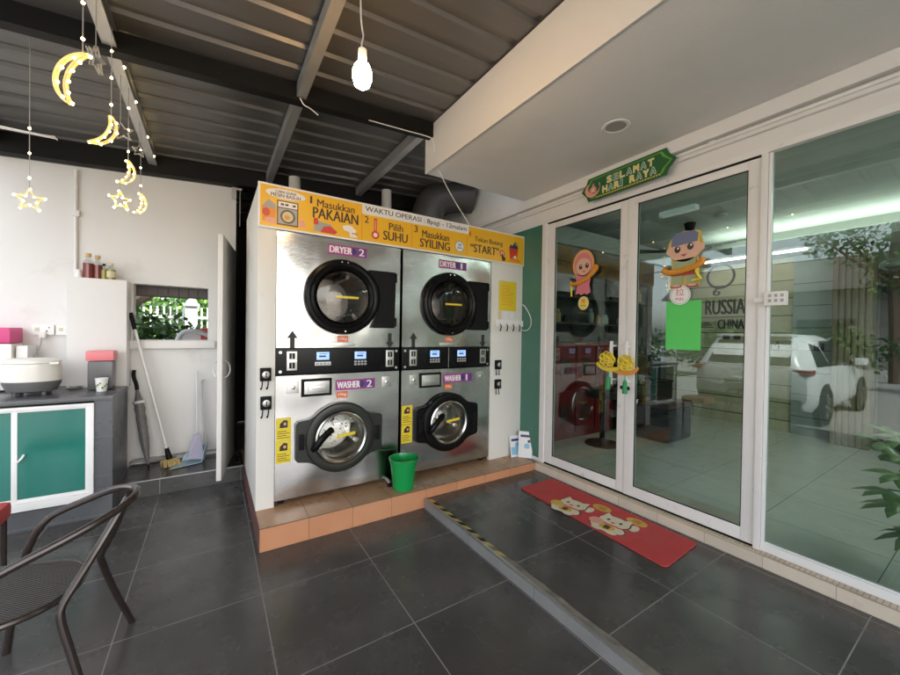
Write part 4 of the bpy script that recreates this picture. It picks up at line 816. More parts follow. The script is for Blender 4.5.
# door mat
t = thing('door_mat', (2.5, 1.75, .08), 'red door mat with two lucky cats before the sliding doors', 'mat')
f0 = FZ(0, 0, .0805); b = MB(); c = [(2.325, 2.41), (2.735, 2.35), (2.735, 1.16), (2.255, 1.125)]
c = [(2.315, 2.405), (2.725, 2.40), (2.715, 1.145), (2.265, 1.12)]
cc = []
for i in range(4):
    a, p0, q = Vector(c[i-1]), Vector(c[i]), Vector(c[(i+1) % 4]); r_ = .035
    s0 = p0+(a-p0).normalized()*r_; s1 = p0+(q-p0).normalized()*r_
    for k in range(5): tt = k/4; cc.append(tuple(s0*(1-tt)**2+p0*2*tt*(1-tt)+s1*tt*tt))
b.prism(f0, cc, 0, .008, 'mat_red'); b.build('mat', t)
for (mx, my) in ((2.40, 1.935), (2.43, 1.59)):   # right of picture is -Y; head of the cat towards +X
    fm = F((mx, my, .0885), (.14, -.99, 0), (.99, .14, 0)); b = MB(); E = lambda x_, z_, a, c_, d, m, n=18: b.disc(fm, x_, z_, a, c_, d, d+.0007, m, n)
    E(0, -.06, .13, .075, 0, 'sign_brown'); E(0, .055, .118, .09, 0, 'sign_brown'); E(0, -.06, .12, .066, .0007, 'cat_cream'); E(0, .055, .108, .08, .0008, 'cat_cream')
    for s in (-1, 1): b.prism(fm, [(s*.10, .09), (s*.045, .125), (s*.09, .16)], .0015, .0022, 'cat_cream'); E(s*.045, .06, .012, .016, .0016, 'sign_brown', 10); E(s*.05, -.115, .04, .024, .0016, 'cat_cream', 12)
    E(0, .03, .016, .01, .0016, 'sign_red', 10); b.rect(fm, -.09, .09, -.02, -.004, .0016, .0023, 'sign_red'); E(0, -.06, .055, .04, .0016, 'cat_gold'); E(.135, .07, .03, .05, 0, 'cat_cream'); b.rect(fm, -.02, .02, -.085, -.035, .0024, .003, 'sign_brown')
    E(-.10, -.02, .05, .05, .0017, 'cat_gold' if my > 1.8 else 'sign_pink'); b.build('cat_print', t)
for (mx, my, tx) in ((2.60, 1.78, '福'), (2.625, 1.51, '吉')):
    fm = F((mx, my, .0885), (.0, -1, 0), (1, 0, 0)); b = MB(); b.disc(fm, 0, 0, .075, .05, 0, .0008, 'cat_gold', 22); b.text(tx, fm, -.035, .035, -.028, .028, .0009, 'sash', 0); b.build('gold_coin_print', t)

# leaflets
for k, (o_, rz_, tl, lb, mm) in enumerate((((2.72, 2.885, .158), -8, 12, 'blue and white leaflet leaning in the corner by the plinth end', 'paper_blue'), ((2.768, 2.815, .158), -50, 10, 'white leaflet leaning in front of the green panel', 'paper_white'))):
    u = Vector((math.cos(R(rz_)), math.sin(R(rz_)), 0)); v = Vector((-u.y*math.sin(R(tl)), u.x*math.sin(R(tl)), math.cos(R(tl)))); fl = F(o_, u, v); b = MB()
    hh = .22 if k == 0 else .27
    b.rect(fl, -.07, .075, 0, hh, 0, .003, 'paper_white'); b.rect(fl, -.06, .03, .02, .10, .003, .0036, mm); b.rect(fl, -.05, .05, hh-.06, hh-.035, .003, .0036, 'navy'); b.disc(fl, .02, .12, .03, .03, .003, .0036, 'paper_blue', 12); b.disc(fl, .04, hh-.1, .016, .016, .0036, .004, 'maroon_vinyl', 10)
    tag(b.build('leaflet'), lb, 'leaflet', 'leaflets in the corner')

# ================================================================== PORCH CLUTTER
# hanging bulb
t = thing('hanging_bulb', (.565, 1.65, 2.55), 'bare glowing light bulb hanging from the porch roof', 'lamp')
BX, BY, BZ = .565, 1.65, 2.57
b = MB(); b.tube(smooth([(BX-.01, BY, rz(BX)), (BX-.012, BY, BZ+.33), (BX-.002, BY+.002, BZ+.26), (BX+.005, BY, BZ+.23), (BX-.006, BY, BZ+.19), (BX, BY, BZ+.165)], 2), .0038, 'cable_white', 6); b.build('cord', t)
f0 = FZ(BX, BY); b = MB(); b.lathe(f0, 0, 0, [(.010, BZ+.170), (.019, BZ+.166), (.020, BZ+.118), (.017, BZ+.111)], 'ink_white', 18); b.build('socket', t)
b = MB(); b.lathe(f0, 0, 0, [(.016, BZ+.112), (.032, BZ+.096), (.042, BZ+.068), (.043, BZ+.036), (.035, BZ+.008), (.018, BZ-.005), (.0001, BZ-.009)], 'bulb_glow', 20); b.build('glass_bulb', t)
b = MB(); b.tube(smooth([(1.0, 2.755, 3.085), (1.3, 2.752, 3.10), (1.52, 2.75, 3.115), (1.57, 2.74, 3.10), (1.575, 2.74, 2.98), (1.70, 2.80, 2.80), (2.09, 2.935, 2.512)], 3), .004, 'cable_white', 6)
tag(b.build('sign_cable'), 'thin white cable drooping from the beam to the yellow banner', 'cable')
b = MB(); b.tube(smooth([(.50, 2.75, 3.075), (.52, 2.73, 3.02), (.56, 2.72, 3.01), (.62, 2.74, 2.99)], 2), .004, 'cable_white', 6); tag(b.build('beam_wire'), 'short loose white wire end curling below the beam and purlin joint', 'wire')
for x, y, lb in ((.72, 4.2, 'grey vent pipe rising behind the banner over dryer 2'), (1.76, 4.2, 'grey vent pipe rising behind the banner near the canopy')):
    b = MB(); b.tube([(x, y, 2.3), (x, y, rz(x)-.13 if x < 1 else 3.17)], .058, 'pvc_grey', 16); tag(b.build('vent_pipe'), lb, 'pipe', 'vent pipes')
b = MB(); b.tube(smooth([(2.25, 4.1, 2.3), (2.25, 4.1, 2.9), (2.35, 4.1, 3.15), (2.6, 4.0, 3.22), (2.82, 3.9, 3.22)], 2), .2, 'duct_grey', 20); tag(b.build('exhaust_duct'), 'fat grey exhaust duct curving into the shop wall', 'duct')

# crescent and star lights
def ring_pts(kind, s, phi):
    P_ = []
    if kind == 'moon':
        for a in range(98, 263, 11): P_.append((.55+math.cos(R(a)), math.sin(R(a))))
        x0 = .55+math.cos(R(98)); h0 = math.sin(R(98)); sag = .47; rr = (h0*h0+sag*sag)/(2*sag); t0 = math.asin(h0/rr)
        for k in range(-7, 8): th_ = -t0*k/8*-1; P_.append((x0-sag+rr-rr*math.cos(th_), rr*math.sin(th_)))
    else:
        for i in range(10):
            r_ = 1 if i % 2 == 0 else .45; P_.append((r_*math.sin(math.pi*i/5), r_*math.cos(math.pi*i/5)))
    c_, s_ = math.cos(R(phi)), math.sin(R(phi)); return [(s*(a*c_-d*s_), s*(a*s_+d*c_)) for a, d in P_]
def ornament(kind, x, y, z, s, phi, turn, top, lit, label):
    t = thing('star_light' if kind == 'star' else 'moon_light', (x, y, z), label, 'string light', 'hanging moon and star lights')
    u = Vector((math.cos(R(turn)), math.sin(R(turn)), 0)); f = F((x, y, z), u, (0, 0, 1)); pp = ring_pts(kind, s, phi)
    b = MB(); mm = 'ornament_lit' if lit else 'ornament_dim'
    b.tube([f.p(a, c, .006) for a, c in pp], .0042, mm, 6, closed=True); b.tube([f.p(a, c, -.006) for a, c in pp], .0042, mm, 6, closed=True); b.build('outline', t)
    zt = max(c for a, c in pp); at = [a for a, c in pp if c == zt][0]
    b = MB(); lx, ly = f.p(at, zt, 0)[0], f.p(at, zt, 0)[1]; b.tube([f.p(at, zt, 0), (lx, ly, top)], .0022, 'cable_grey', 5); b.build('wire', t)
    if lit:
        n = len(pp)
        def led(q, f_=None):
            b = MB(); b.lathe(F(q, (1, 0, 0), (0, 1, 0)), 0, 0, [(.0001, -.007), (.0055, -.003), (.0055, .003), (.0001, .007)], 'led_warm', 6); b.build('led', t)
        for i in range(0, n, 3 if kind == 'moon' else 1): led(f.p(*pp[i], -.009))
        for zz in (z+zt+.06, z+zt+.2, z+zt+.34):
            if zz < top-.02: led((lx, ly, zz))
TP = 3.03
ornament('moon', -.478, 2.03, 2.43, .105, -16, -28, TP, True, 'largest glowing crescent light, nearest the camera')
ornament('star', -.478, 2.42, 2.735, .06, 0, 72, TP, False, 'unlit star seen edge-on between two crescent lights')
ornament('moon', -.478, 2.62, 2.48, .09, 150, -20, TP, True, 'glowing crescent light tilted open to the upper left')
ornament('star', -.478, 3.04, 2.67, .055, 10, 10, TP, False, 'dim unlit star behind the tilted crescent light')
ornament('moon', -.47, 3.17, 2.46, .085, 165, 40, TP, True, 'slim glowing crescent light directly above a star')
ornament('star', -.49, 3.08, 2.255, .058, 5, 35, 2.37, True, 'lit star hanging under the slim crescent light')
ornament('moon', -.478, 3.77, 2.43, .085, 170, 45, TP, True, 'farthest glowing crescent light by the back wall')
ornament('star', -.478, 3.65, 2.80, .045, 0, 20, TP, False, 'tiny unlit star near the beam above the farthest crescent')
ornament('star', -.875, 3.05, 2.17, .062, 0, 5, rz(-.875), True, 'lit star hanging alone at the left over the counter')
b = MB(); b.tube([(-.472, 1.2, 3.035), (-.472, 2.0, 3.028), (-.472, 2.75, 3.03)], .003, 'cable_grey', 5); b.tube([(-.472, 2.85, 3.03), (-.472, 4.4, 3.03)], .003, 'cable_grey', 5)
t = tag(b.build('light_string'), 'wire of warm fairy lights strung along the roof purlin', 'string light')
for y in (1.6, 1.98, 2.3, 2.95, 3.35, 3.9, 4.3): b = MB(); b.lathe(FZ(-.458, y, 3.02), 0, 0, [(.0001, -.009), (.007, -.003), (.007, .003), (.0001, .009)], 'led_warm', 6); b.build('led', t)
# white fan at the left
t = thing('porch_fan', (-1.48, 3.55, 2.55), 'white ceiling fan under the porch roof at the far left', 'fan')
f0 = FZ(-1.49, 3.55); b = MB(); b.lathe(f0, 0, 0, [(.05, rz(-1.49)-.11), (.012, rz(-1.49)-.13), (.012, 2.79), (.08, 2.78), (.10, 2.70), (.07, 2.66), (.0001, 2.655)], 'ink_white', 22); b.build('motor', t)
for k in range(3):
    a = R(-2+120*k); d = Vector((math.cos(a), math.sin(a), 0)); s = Vector((-d.y, d.x, 0)); o0 = Vector((-1.49, 3.55, 2.715)); b = MB()
    P4 = [o0+d*.09-s*.04, o0+d*.09+s*.04, o0+d*.56+s*.06+Vector((0, 0, .03)), o0+d*.60+s*.03, o0+d*.60-s*.03, o0+d*.56-s*.06-Vector((0, 0, .02))]
    n = len(P4); b.add(P4+[q+Vector((0, 0, .008)) for q in P4], [tuple(range(n))[::-1], tuple(range(n, 2*n))]+[(i, (i+1) % n, n+(i+1) % n, n+i) for i in range(n)], 'ink_white'); b.build('blade', t)
t = thing('wall_bracket', (.29, 4.45, 2.6), 'small steel bracket with cord at the top right of the back wall', 'bracket')
b = MB(); b.box(.16, .20, 4.50, 4.52, 2.83, 2.93, 'purlin_metal'); b.box(.16, .25, 4.50, 4.52, 2.93, 2.95, 'purlin_metal'); b.tube([(.235, 4.51, 2.93), (.235, 4.51, 2.55)], .004, 'cable_grey', 5); b.build('arm', t)

# counter things
t = thing('rice_cooker', (-1.165, 4.17, .932), 'white rice cooker with grey base on the counter', 'rice cooker')
f0 = FZ(-1.165, 4.13); b = MB()
b.lathe(f0, 0, 0, [(.0001, .955), (.10, .955), (.135, .965), (.158, 1.02), (.16, 1.04)], 'cooker_grey', 40, ru=1, rv=.85); b.build('base', t)
b = MB(); b.lathe(f0, 0, 0, [(.1605, 1.0405), (.162, 1.12), (.158, 1.17), (.15, 1.176)], 'cooker_white', 40, ru=1, rv=.85); b.build('body', t)
b = MB(); b.lathe(f0, 0, 0, [(.159, 1.178), (.156, 1.195), (.13, 1.212), (.0001, 1.218)], 'cooker_white', 40, ru=1, rv=.85); b.box(-1.045, -.995, 4.02, 4.06, 1.168, 1.186, 'cooker_white', .006); b.build('lid', t)
b = MB()
for a in (40, 140, 220, 320): b.lathe(FZ(-1.165+.10*math.cos(R(a)), 4.13+.08*math.sin(R(a))), 0, 0, [(.014, .933), (.016, .958)], 'cooker_grey', 10)
b.build('foot', t)
t = thing('food_container', (-.79, 4.25, .932), 'dark clear food container with pink lid by the block wall', 'container')
b = MB(); b.box(-.875, -.715, 4.20, 4.345, .934, 1.175, 'smoke_plastic', .02); b.build('tub', t)
b = MB(); b.box(-.884, -.706, 4.19, 4.355, 1.176, 1.262, 'pink_plastic', .018); b.build('lid', t)
t = thing('paper_cup', (-.765, 4.12, .932), 'white patterned paper cup in front of the pink lidded container', 'cup')
b = MB(); b.lathe(FZ(-.765, 4.1), 0, 0, [(.0001, .938), (.03, .938), (.031, .933), (.040, 1.035), (.043, 1.037), (.043, 1.042), (.038, 1.04), (.029, .945), (.0001, .944)], 'ink_white', 24); b.build('cup', t)
b = MB()
for k in range(7):
    a = R(200+22*k); z = .965+.012*(k % 4); f1 = F((-.765+.0375*math.cos(a), 4.1+.0375*math.sin(a), z), (-math.sin(a), math.cos(a), 0), (0, 0, 1)); b.disc(f1, 0, 0, .008, .009, 0, .001, 'sign_green' if k % 2 else 'oil_glass', 7)
b.build('printed_leaf', t)
t = thing('socket_strip', (-1.15, 4.6, 1.36), 'row of white wall sockets above the counter', 'socket')
f = FY(4.619)
for u0, u1 in ((-1.30, -1.165), (-1.155, -1.035)):
    b = MB(); b.rect(f, u0, u1, 1.385, 1.475, .001, .035, 'ink_white', .006); b.rect(f, u0+.02, u0+.045, 1.42, 1.45, .035, .04, 'cream_label', .003); b.disc(f, u1-.045, 1.42, .006, .006, .035, .036, 'ink_black', 8); b.disc(f, u1-.03, 1.45, .005, .005, .035, .036, 'ink_black', 8); b.build('socket', t)
b = MB(); b.rect(f, -1.25, -1.21, 1.36, 1.41, .04, .075, 'cable_white', .006); b.build('plug', t)
b = MB(); b.tube(smooth([(-1.23, 4.55, 1.37), (-1.23, 4.53, 1.30), (-1.25, 4.45, 1.2), (-1.27, 4.32, 1.1), (-1.25, 4.28, 1.0)], 3), .006, 'sign_grey', 6); tag(b.build('cooker_cable'), 'grey power cable running from socket to rice cooker', 'cable')
t = thing('black_adapter', (-1.05, 4.58, 1.4), 'black oval adapter with a white lead beside the wall sockets', 'adapter')
b = MB(); b.rect(f, -1.03, -.975, 1.385, 1.445, .001, .07, 'black_matte', .02); b.build('body', t); b = MB(); b.tube(smooth([(-1.03, 4.56, 1.39), (-1.06, 4.55, 1.3), (-1.06, 4.55, 1.22), (-1.0, 4.5, 1.15), (-1.02, 4.42, 1.0), (-1.0, 4.36, .94)], 3), .004, 'cable_white', 5); b.build('lead', t)
b = MB()
for k in range(3): b.tube(smooth([(-1.06+.02*k, 4.39, .94+.006*k), (-.98, 4.33-.03*k, .945+.007*k), (-.93, 4.36, .94+.005*k), (-.97, 4.39, .95), (-1.03, 4.38, .944)], 3), .005, 'cable_white' if k % 2 else 'sign_grey', 5)
tag(b.build('cable_tangle'), 'tangle of thin cables on the counter behind the cooker', 'cable')
t = thing('pink_box', (-1.48, 4.45, 1.28), 'magenta pink box lying on top of white appliance at far left', 'box')
b = MB(); b.box(-1.62, -1.355, 4.36, 4.60, 1.322, 1.445, 'magenta_box', .008); b.build('carton', t); b = MB(); b.prism(FY(4.359), [(-1.62, 1.325), (-1.42, 1.325), (-1.5, 1.44), (-1.62, 1.44)], 0, .001, 'sign_pink'); b.build('print', t)
t = thing('white_appliance', (-1.45, 4.45, .932), 'white toaster shaped appliance behind the rice cooker', 'appliance')
b = MB(); b.box(-1.60, -1.345, 4.36, 4.58, .945, 1.318, 'cooker_white', .02); b.build('body', t)
b = MB(); b.box(-1.335, -1.27, 4.40, 4.58, .934, 1.30, 'ink_white', .008); b.build('side_box', t)
b = MB(); b.box(-1.52, -1.345, 3.88, 4.02, .934, .965, 'sign_red', .01); b.box(-1.54, -1.38, 3.90, 4.0, .966, 1.0, 'paper_blue', .01); tag(b.build('food_packet'), 'flat red and blue packets at the left end of the counter', 'packet')

# bottles on the block wall
def bottle(x, y, r_, h, body, capm, label, lab=None):
    t = thing('bottle', (x, y, 1.889), label, 'bottle', 'bottles on the block wall'); f0 = FZ(x, y); z = 1.889
    b = MB(); b.lathe(f0, 0, 0, [(.0001, z), (r_, z+.002), (r_, z+h*.60)], body, 22); b.lathe(f0, 0, 0, [(r_, z+h*.601), (r_*.9, z+h*.68), (r_*.5, z+h*.76), (r_*.46, z+h*.86)], 'clear_glass', 22); b.build('glass', t)
    b = MB(); b.lathe(f0, 0, 0, [(r_*.55, z+h*.861), (r_*.58, z+h*.87), (r_*.58, z+h), (.0001, z+h)], capm, 16); b.build('cap', t)
    if lab: b = MB(); b.lathe(f0, 0, 0, [(r_*1.01, z+h*.15), (r_*1.02, z+h*.16), (r_*1.02, z+h*.5), (r_*1.01, z+h*.51)], lab, 22, closed=False); b.build('paper_label', t)
bottle(-.925, 4.47, .036, .22, 'brown_glass', 'cork', 'tall dark red bottle with tan cap, left of its twin'); bottle(-.868, 4.49, .033, .21, 'brown_glass', 'cork', 'tall dark red bottle with tan cap, next to the green jar')
bottle(-.822, 4.47, .020, .14, 'oil_glass', 'black_matte', 'slim green bottle beside the square oil bottle'); bottle(-.778, 4.48, .033, .15, 'oil_glass', 'cream_label', 'short oil bottle with cream label at the right end', 'cream_label')
t = thing('small_white_jar', (-.985, 4.47, 1.889), 'small white jar at the left end of the block wall', 'jar'); b = MB(); b.lathe(FZ(-.985, 4.47), 0, 0, [(.0001, 1.889), (.024, 1.89), (.026, 1.93), (.018, 1.945), (.018, 1.96), (.0001, 1.961)], 'ink_white', 16); b.build('jar', t)

# umbrella, mop, dustpan, broom
t = thing('folded_umbrella', (-.5, 4.4, .145), 'folded grey umbrella leaning upside against the white wall', 'umbrella')
A, Bq = Vector((-.496, 4.42, .15)), Vector((-.60, 4.56, .87)); ax = (Bq-A).normalized()
b = MB(); L = (Bq-A).length; n = 16; b.tube([A+ax*(L*i/n) for i in range(n+1)], [.006, .010, .018, .024, .030, .033, .036, .034, .038, .036, .040, .034, .042, .036, .03, .02, .012], 'umbrella_cloth', 10); b.build('canopy', t)
b = MB(); b.tube(smooth([Bq, Bq+ax*.06, Bq+ax*.10+Vector((-.01, 0, 0)), Bq+ax*.15+Vector((-.012, 0, .01)), Bq+ax*.19+Vector((0, 0, 0))], 2), .016, 'black_matte', 8); b.build('handle', t)
b = MB(); b.tube([A-ax*.02, A+ax*.06], .009, 'black_matte', 8); b.build('tip', t)
b = MB(); b.lathe(F(Bq-ax*.12, ax.orthogonal(), ax.cross(ax.orthogonal())), 0, 0, [(.045, -.012), (.047, 0), (.045, .012)], 'paper_white', 12); b.build('strap', t)
t = thing('mop', (-.34, 4.35, .145), 'long white handled mop leaning across the window', 'mop')
A, Bq = Vector((-.338, 4.40, .21)), Vector((-.648, 4.535, 1.60)); ax = (Bq-A).normalized(); L = (Bq-A).length
b = MB(); b.tube([A+ax*.10, A+ax*(L-.16)], .012, 'pole_white', 10); b.build('pole', t)
b = MB(); b.tube([A+ax*(L-.16), A+ax*L], .017, 'black_matte', 10); b.build('grip', t)
b = MB(); b.tube([A+ax*.0, A+ax*.03, A+ax*.11], [.028, .024, .017], 'black_matte', 10); b.build('socket', t)
b = MB(); r2 = random.Random(5)
for k in range(46):
    a = r2.uniform(0, 6.28); q = A+Vector((math.cos(a)*.02, math.sin(a)*.015, .0)); e = Vector((A.x+math.cos(a)*r2.uniform(.03, .075)+.01, A.y-.02+math.sin(a)*.05, .15+r2.uniform(0, .012))); mid = (q+e)/2+Vector((math.cos(a)*.025, math.sin(a)*.015, .012)); b.tube([q, mid, e], .006, 'mop_straw', 5)
b.build('strand', t)
t = thing('dustpan', (-.15, 4.4, .145), 'pale blue dustpan with tall handle by the back wall', 'dustpan')
b = MB(); b.add([(-.33, 4.26, .150), (-.08, 4.34, .150), (-.05, 4.50, .150), (-.24, 4.46, .150), (-.33, 4.26, .156), (-.08, 4.34, .156), (-.05, 4.50, .156), (-.24, 4.46, .156)], [(0, 3, 2, 1), (4, 5, 6, 7), (0, 1, 5, 4), (1, 2, 6, 5), (2, 3, 7, 6), (3, 0, 4, 7)], 'pan_blue')
b.add([(-.08, 4.34, .157), (-.05, 4.50, .157), (-.03, 4.52, .30), (-.06, 4.36, .26), (-.086, 4.342, .157), (-.058, 4.502, .157), (-.038, 4.522, .30), (-.068, 4.362, .26)], [(0, 1, 2, 3), (7, 6, 5, 4), (0, 4, 5, 1), (1, 5, 6, 2), (2, 6, 7, 3), (3, 7, 4, 0)], 'pan_blue')
b.add([(-.25, 4.46, .157), (-.05, 4.505, .157), (-.038, 4.525, .29), (-.22, 4.48, .22), (-.25, 4.466, .157), (-.05, 4.511, .157), (-.038, 4.531, .29), (-.22, 4.486, .22)], [(0, 1, 2, 3), (7, 6, 5, 4), (0, 4, 5, 1), (1, 5, 6, 2), (2, 6, 7, 3), (3, 7, 4, 0)], 'pan_blue'); b.build('tray', t)
b = MB(); b.tube(smooth([(-.05, 4.50, .26), (-.07, 4.53, .5), (-.095, 4.56, .88), (-.09, 4.55, .93), (-.07, 4.53, .935)], 2), .011, 'pole_silver', 8); b.build('handle', t)
t = thing('broom', (-.15, 4.45, .2), 'lilac broom with thin white stick standing in the dustpan', 'broom')
b = MB(); b.tube([(-.125, 4.46, .42), (-.133, 4.57, 1.03)], .010, 'pole_white', 8); b.build('stick', t)
b = MB(); b.add([(-.20, 4.36, .20), (-.06, 4.40, .16), (-.06, 4.44, .16), (-.20, 4.40, .20), (-.15, 4.44, .40), (-.10, 4.45, .42), (-.10, 4.475, .42), (-.15, 4.465, .40)], [(0, 3, 2, 1), (4, 5, 6, 7), (0, 1, 5, 4), (1, 2, 6, 5), (2, 3, 7, 6), (3, 0, 4, 7)], 'broom_lilac'); b.build('bristle_head', t)
b = MB(); b.tube(smooth([(-.655, 4.60, .17), (-.62, 4.59, .20), (-.45, 4.60, .185), (-.2, 4.60, .20), (.0, 4.60, .185), (.15, 4.60, .19)], 2), .011, 'sign_grey', 6); b.tube(smooth([(-.65, 4.56, .157), (-.6, 4.58, .18), (-.5, 4.595, .16), (-.3, 4.6, .165)], 2), .012, 'cable_grey', 6)
tag(b.build('floor_hose'), 'grey hose lying along the foot of the back wall', 'hose')

# chair
t = thing('cafe_chair', (-.55, 2.1, 0), 'dark brown metal café chair with woven seat', 'chair')
b = MB()
top = [(-.76, 2.42, 0.0), (-.70, 2.36, .40), (-.645, 2.32, .555), (-.60, 2.305, .615), (-.56, 2.295, .64), (-.48, 2.27, .675), (-.38, 2.21, .725), (-.315, 2.15, .748), (-.266, 2.07, .757), (-.268, 1.98, .752), (-.315, 1.90, .735), (-.43, 1.85, .69), (-.57, 1.82, .64), (-.66, 1.80, .60), (-.72, 1.80, .48), (-.80, 1.78, 0)]
b.tube(smooth(top, 3), .0145, 'chair_tube', 10); b.build('arm_frame', t)
for pts in ([(-.29, 2.05, .752), (-.325, 2.11, .66), (-.37, 2.18, .53), (-.415, 2.22, .44), (-.415, 2.235, .40), (-.38, 2.29, .22), (-.325, 2.365, .0)], [(-.29, 2.0, .752), (-.345, 1.95, .64), (-.42, 1.905, .50), (-.455, 1.885, .44), (-.462, 1.875, .40), (-.42, 1.87, .22), (-.375, 1.86, .0)]):
    b = MB(); b.tube(smooth(pts, 3), .0135, 'chair_tube', 10); b.build('rear_leg', t)
b = MB(); seat = [(-.43, 2.215), (-.45, 1.91), (-.72, 1.83), (-.80, 1.84), (-.80, 2.32), (-.70, 2.31)]
sp_pts = smooth([(x_, y_, 0) for x_, y_ in seat], 3, True); b.prism(FZ(0, 0, .43), [(q.x, q.y) for q in sp_pts][::1], -.008, .006, 'rattan'); b.build('seat', t)
b = MB(); b.tube([(q.x, q.y, .428) for q in sp_pts], .012, 'chair_tube', 8, True); b.build('seat_rim', t)
t = thing('red_stool', (-1.1, 2.9, 0), 'red topped stool at the left edge of the photo', 'stool')
b = MB(); b.box(-1.33, -.95, 2.75, 3.1, .375, .465, 'red_cloth', .03); b.build('cover', t)
for dx, dy in ((-1.30, 2.78), (-.975, 2.78), (-1.30, 3.07), (-.975, 3.07)):
    b = MB(); b.tube([(dx, dy, .38), (dx, dy, 0)], .013, 'chair_tube', 8); b.build('leg', t)

# ================================================================== OUTSIDE
def foliage(mb, c, rad, n, mats, size, rg):
    for _ in range(n):
        while True:
            d = Vector((rg.uniform(-1, 1), rg.uniform(-1, 1), rg.uniform(-1, 1)))
            if .25 < d.length < 1: break
        d = d*(.75+.25*rg.random()); p0 = Vector(c)+Vector((d.x*rad[0], d.y*rad[1], d.z*rad[2]))
        a = Vector((rg.uniform(-1, 1), rg.uniform(-1, 1), rg.uniform(-.7, .7))).normalized(); q = a.orthogonal().normalized(); q.rotate(Matrix.Rotation(rg.uniform(0, 6), 3, a)); L = size*rg.uniform(.6, 1.3)
        mb.add([p0, p0+a*L*.5+q*L*.28, p0+a*L, p0+a*L*.5-q*L*.28], [(0, 1, 2, 3)], rg.choice(mats))
def tree(x, y, h, r_, label, cl=7, n=330, size=.22, mats=('leaf_dark', 'leaf_mid', 'leaf_bright'), seed=1):
    rg = random.Random(seed); t = thing('leafy_tree', (x, y, -.12), label, 'tree', 'trees around the car park'); b = MB()
    b.tube(smooth([(x, y, -.12), (x+.1, y, h*.25), (x-.1, y+.1, h*.5), (x, y, h*.75)], 2), [.22, .2, .18, .17, .16, .14, .13, .11, .10, .08, .06, .05][:len(smooth([(0, 0, 0)]*4, 2))] if False else .14, 'bark', 8)
    for k in range(4): a = rg.uniform(0, 6.28); b.tube([(x, y, h*.45), (x+math.cos(a)*r_*.4, y+math.sin(a)*r_*.4, h*.62), (x+math.cos(a)*r_*.7, y+math.sin(a)*r_*.7, h*.75)], [.09, .06, .03], 'bark', 6)
    b.build('trunk', t); b = MB()
    for k in range(cl):
        a = rg.uniform(0, 6.28); rr = rg.uniform(.1, .75)*r_; foliage(b, (x+math.cos(a)*rr, y+math.sin(a)*rr, h*.7+rg.uniform(-.2, .25)*h), (r_*.5, r_*.5, r_*.38), n, mats, size, rg)
    b.build('crown', t, 180)
tree(-17, -9, 6.5, 2.6, 'broad green tree across the car park, near the street', seed=2); tree(-15, 2.5, 7.5, 3., 'tall green tree across the car park, behind the parked car', seed=3); tree(-12, 13, 6, 2.4, 'green tree past the car park corner', seed=4)
tree(-2.9, 13.5, 5, 2.2, 'green tree behind the white fence, left of the window view', seed=6, size=.26); tree(.6, 17, 5.4, 2.6, 'bright green tree far behind the white fence', seed=8, size=.3, mats=('leaf_mid', 'leaf_bright'))
t = thing('garden_shrub', (-1.0, 7.2, -.12), 'dense green shrub outside the small window', 'shrub'); b = MB(); rg = random.Random(11)
for k in range(9): foliage(b, (-1.45+.16*k+rg.uniform(-.1, .1), 7.1+rg.uniform(-.3, .3), .95+.50*math.sin(1.5+k*.22)+rg.uniform(-.1, .25)), (.38, .38, .45), 230, ('leaf_dark', 'leaf_mid', 'leaf_bright', 'leaf_mid'), .12, rg)
b.build('leaf_mass', t, 180); b = MB(); b.tube([(-1.0, 7.2, -.12), (-1.05, 7.2, .8)], .04, 'bark', 6); b.tube([(-.8, 7.2, -.12), (-.7, 7.2, .7)], .03, 'bark', 6); b.build('stem', t)
b = MB(); b.tube(smooth([(-1.75, 8.0, -.12), (-1.6, 8.0, 1.4), (-1.05, 8.0, 1.95), (-.45, 8.2, 2.5), (.1, 8.3, 3.2)], 2), .10, 'bark', 8); b.tube([(-1.3, 8.0, 1.75), (-1.2, 8, 2.3), (-1.5, 8, 3.0)], [.06, .05, .03], 'bark', 6)
t = thing('leaning_tree', (-1.75, 8, -.12), 'leaning bare brown trunk outside the small window', 'tree'); b.build('trunk', t); b = MB(); rg = random.Random(21)
for c in ((-1.6, 8.1, 3.1), (.1, 8.4, 3.4), (-.6, 8.4, 3.3)): foliage(b, c, (.7, .5, .5), 130, ('leaf_dark', 'leaf_mid'), .16, rg)
b.build('crown', t, 180)
tag(MB().box(-12, 12, 7.4, 40, -.119, -.10, 'grass').build('lawn'), 'dull green lawn behind the building', 'lawn', kind='structure')
t = thing('picket_fence', (0, 8.9, -.12), 'white railing fence with square post outside the window', 'fence'); b = MB(); FYY = 8.9
def fz_(z): return 1.45+(z-1.45)*.81
for z in (.3, 1.72): b.box(-3.2, 2.4, FYY, FYY+.03, fz_(z), fz_(z)+.05, 'fence_white')
b.build('rail', t); b = MB(); x = -3.2
while x < 2.4:
    b.box(x, x+.026, FYY+.035, FYY+.055, -.1, fz_(2.0), 'fence_white'); x += .10
b.build('pickets', t); b = MB(); b.box(-.45, -.255, FYY-.12, FYY+.07, -.12, fz_(2.02), 'fence_white', .01); b.box(-.485, -.22, FYY-.16, FYY+.11, fz_(2.02), fz_(2.08), 'fence_white', .01); b.lathe(FZ(-.352, FYY-.03), 0, 0, [(.10, fz_(2.08)), (.09, fz_(2.14)), (.04, fz_(2.2)), (.0001, fz_(2.21))], 'fence_white', 14); b.build('post', t)
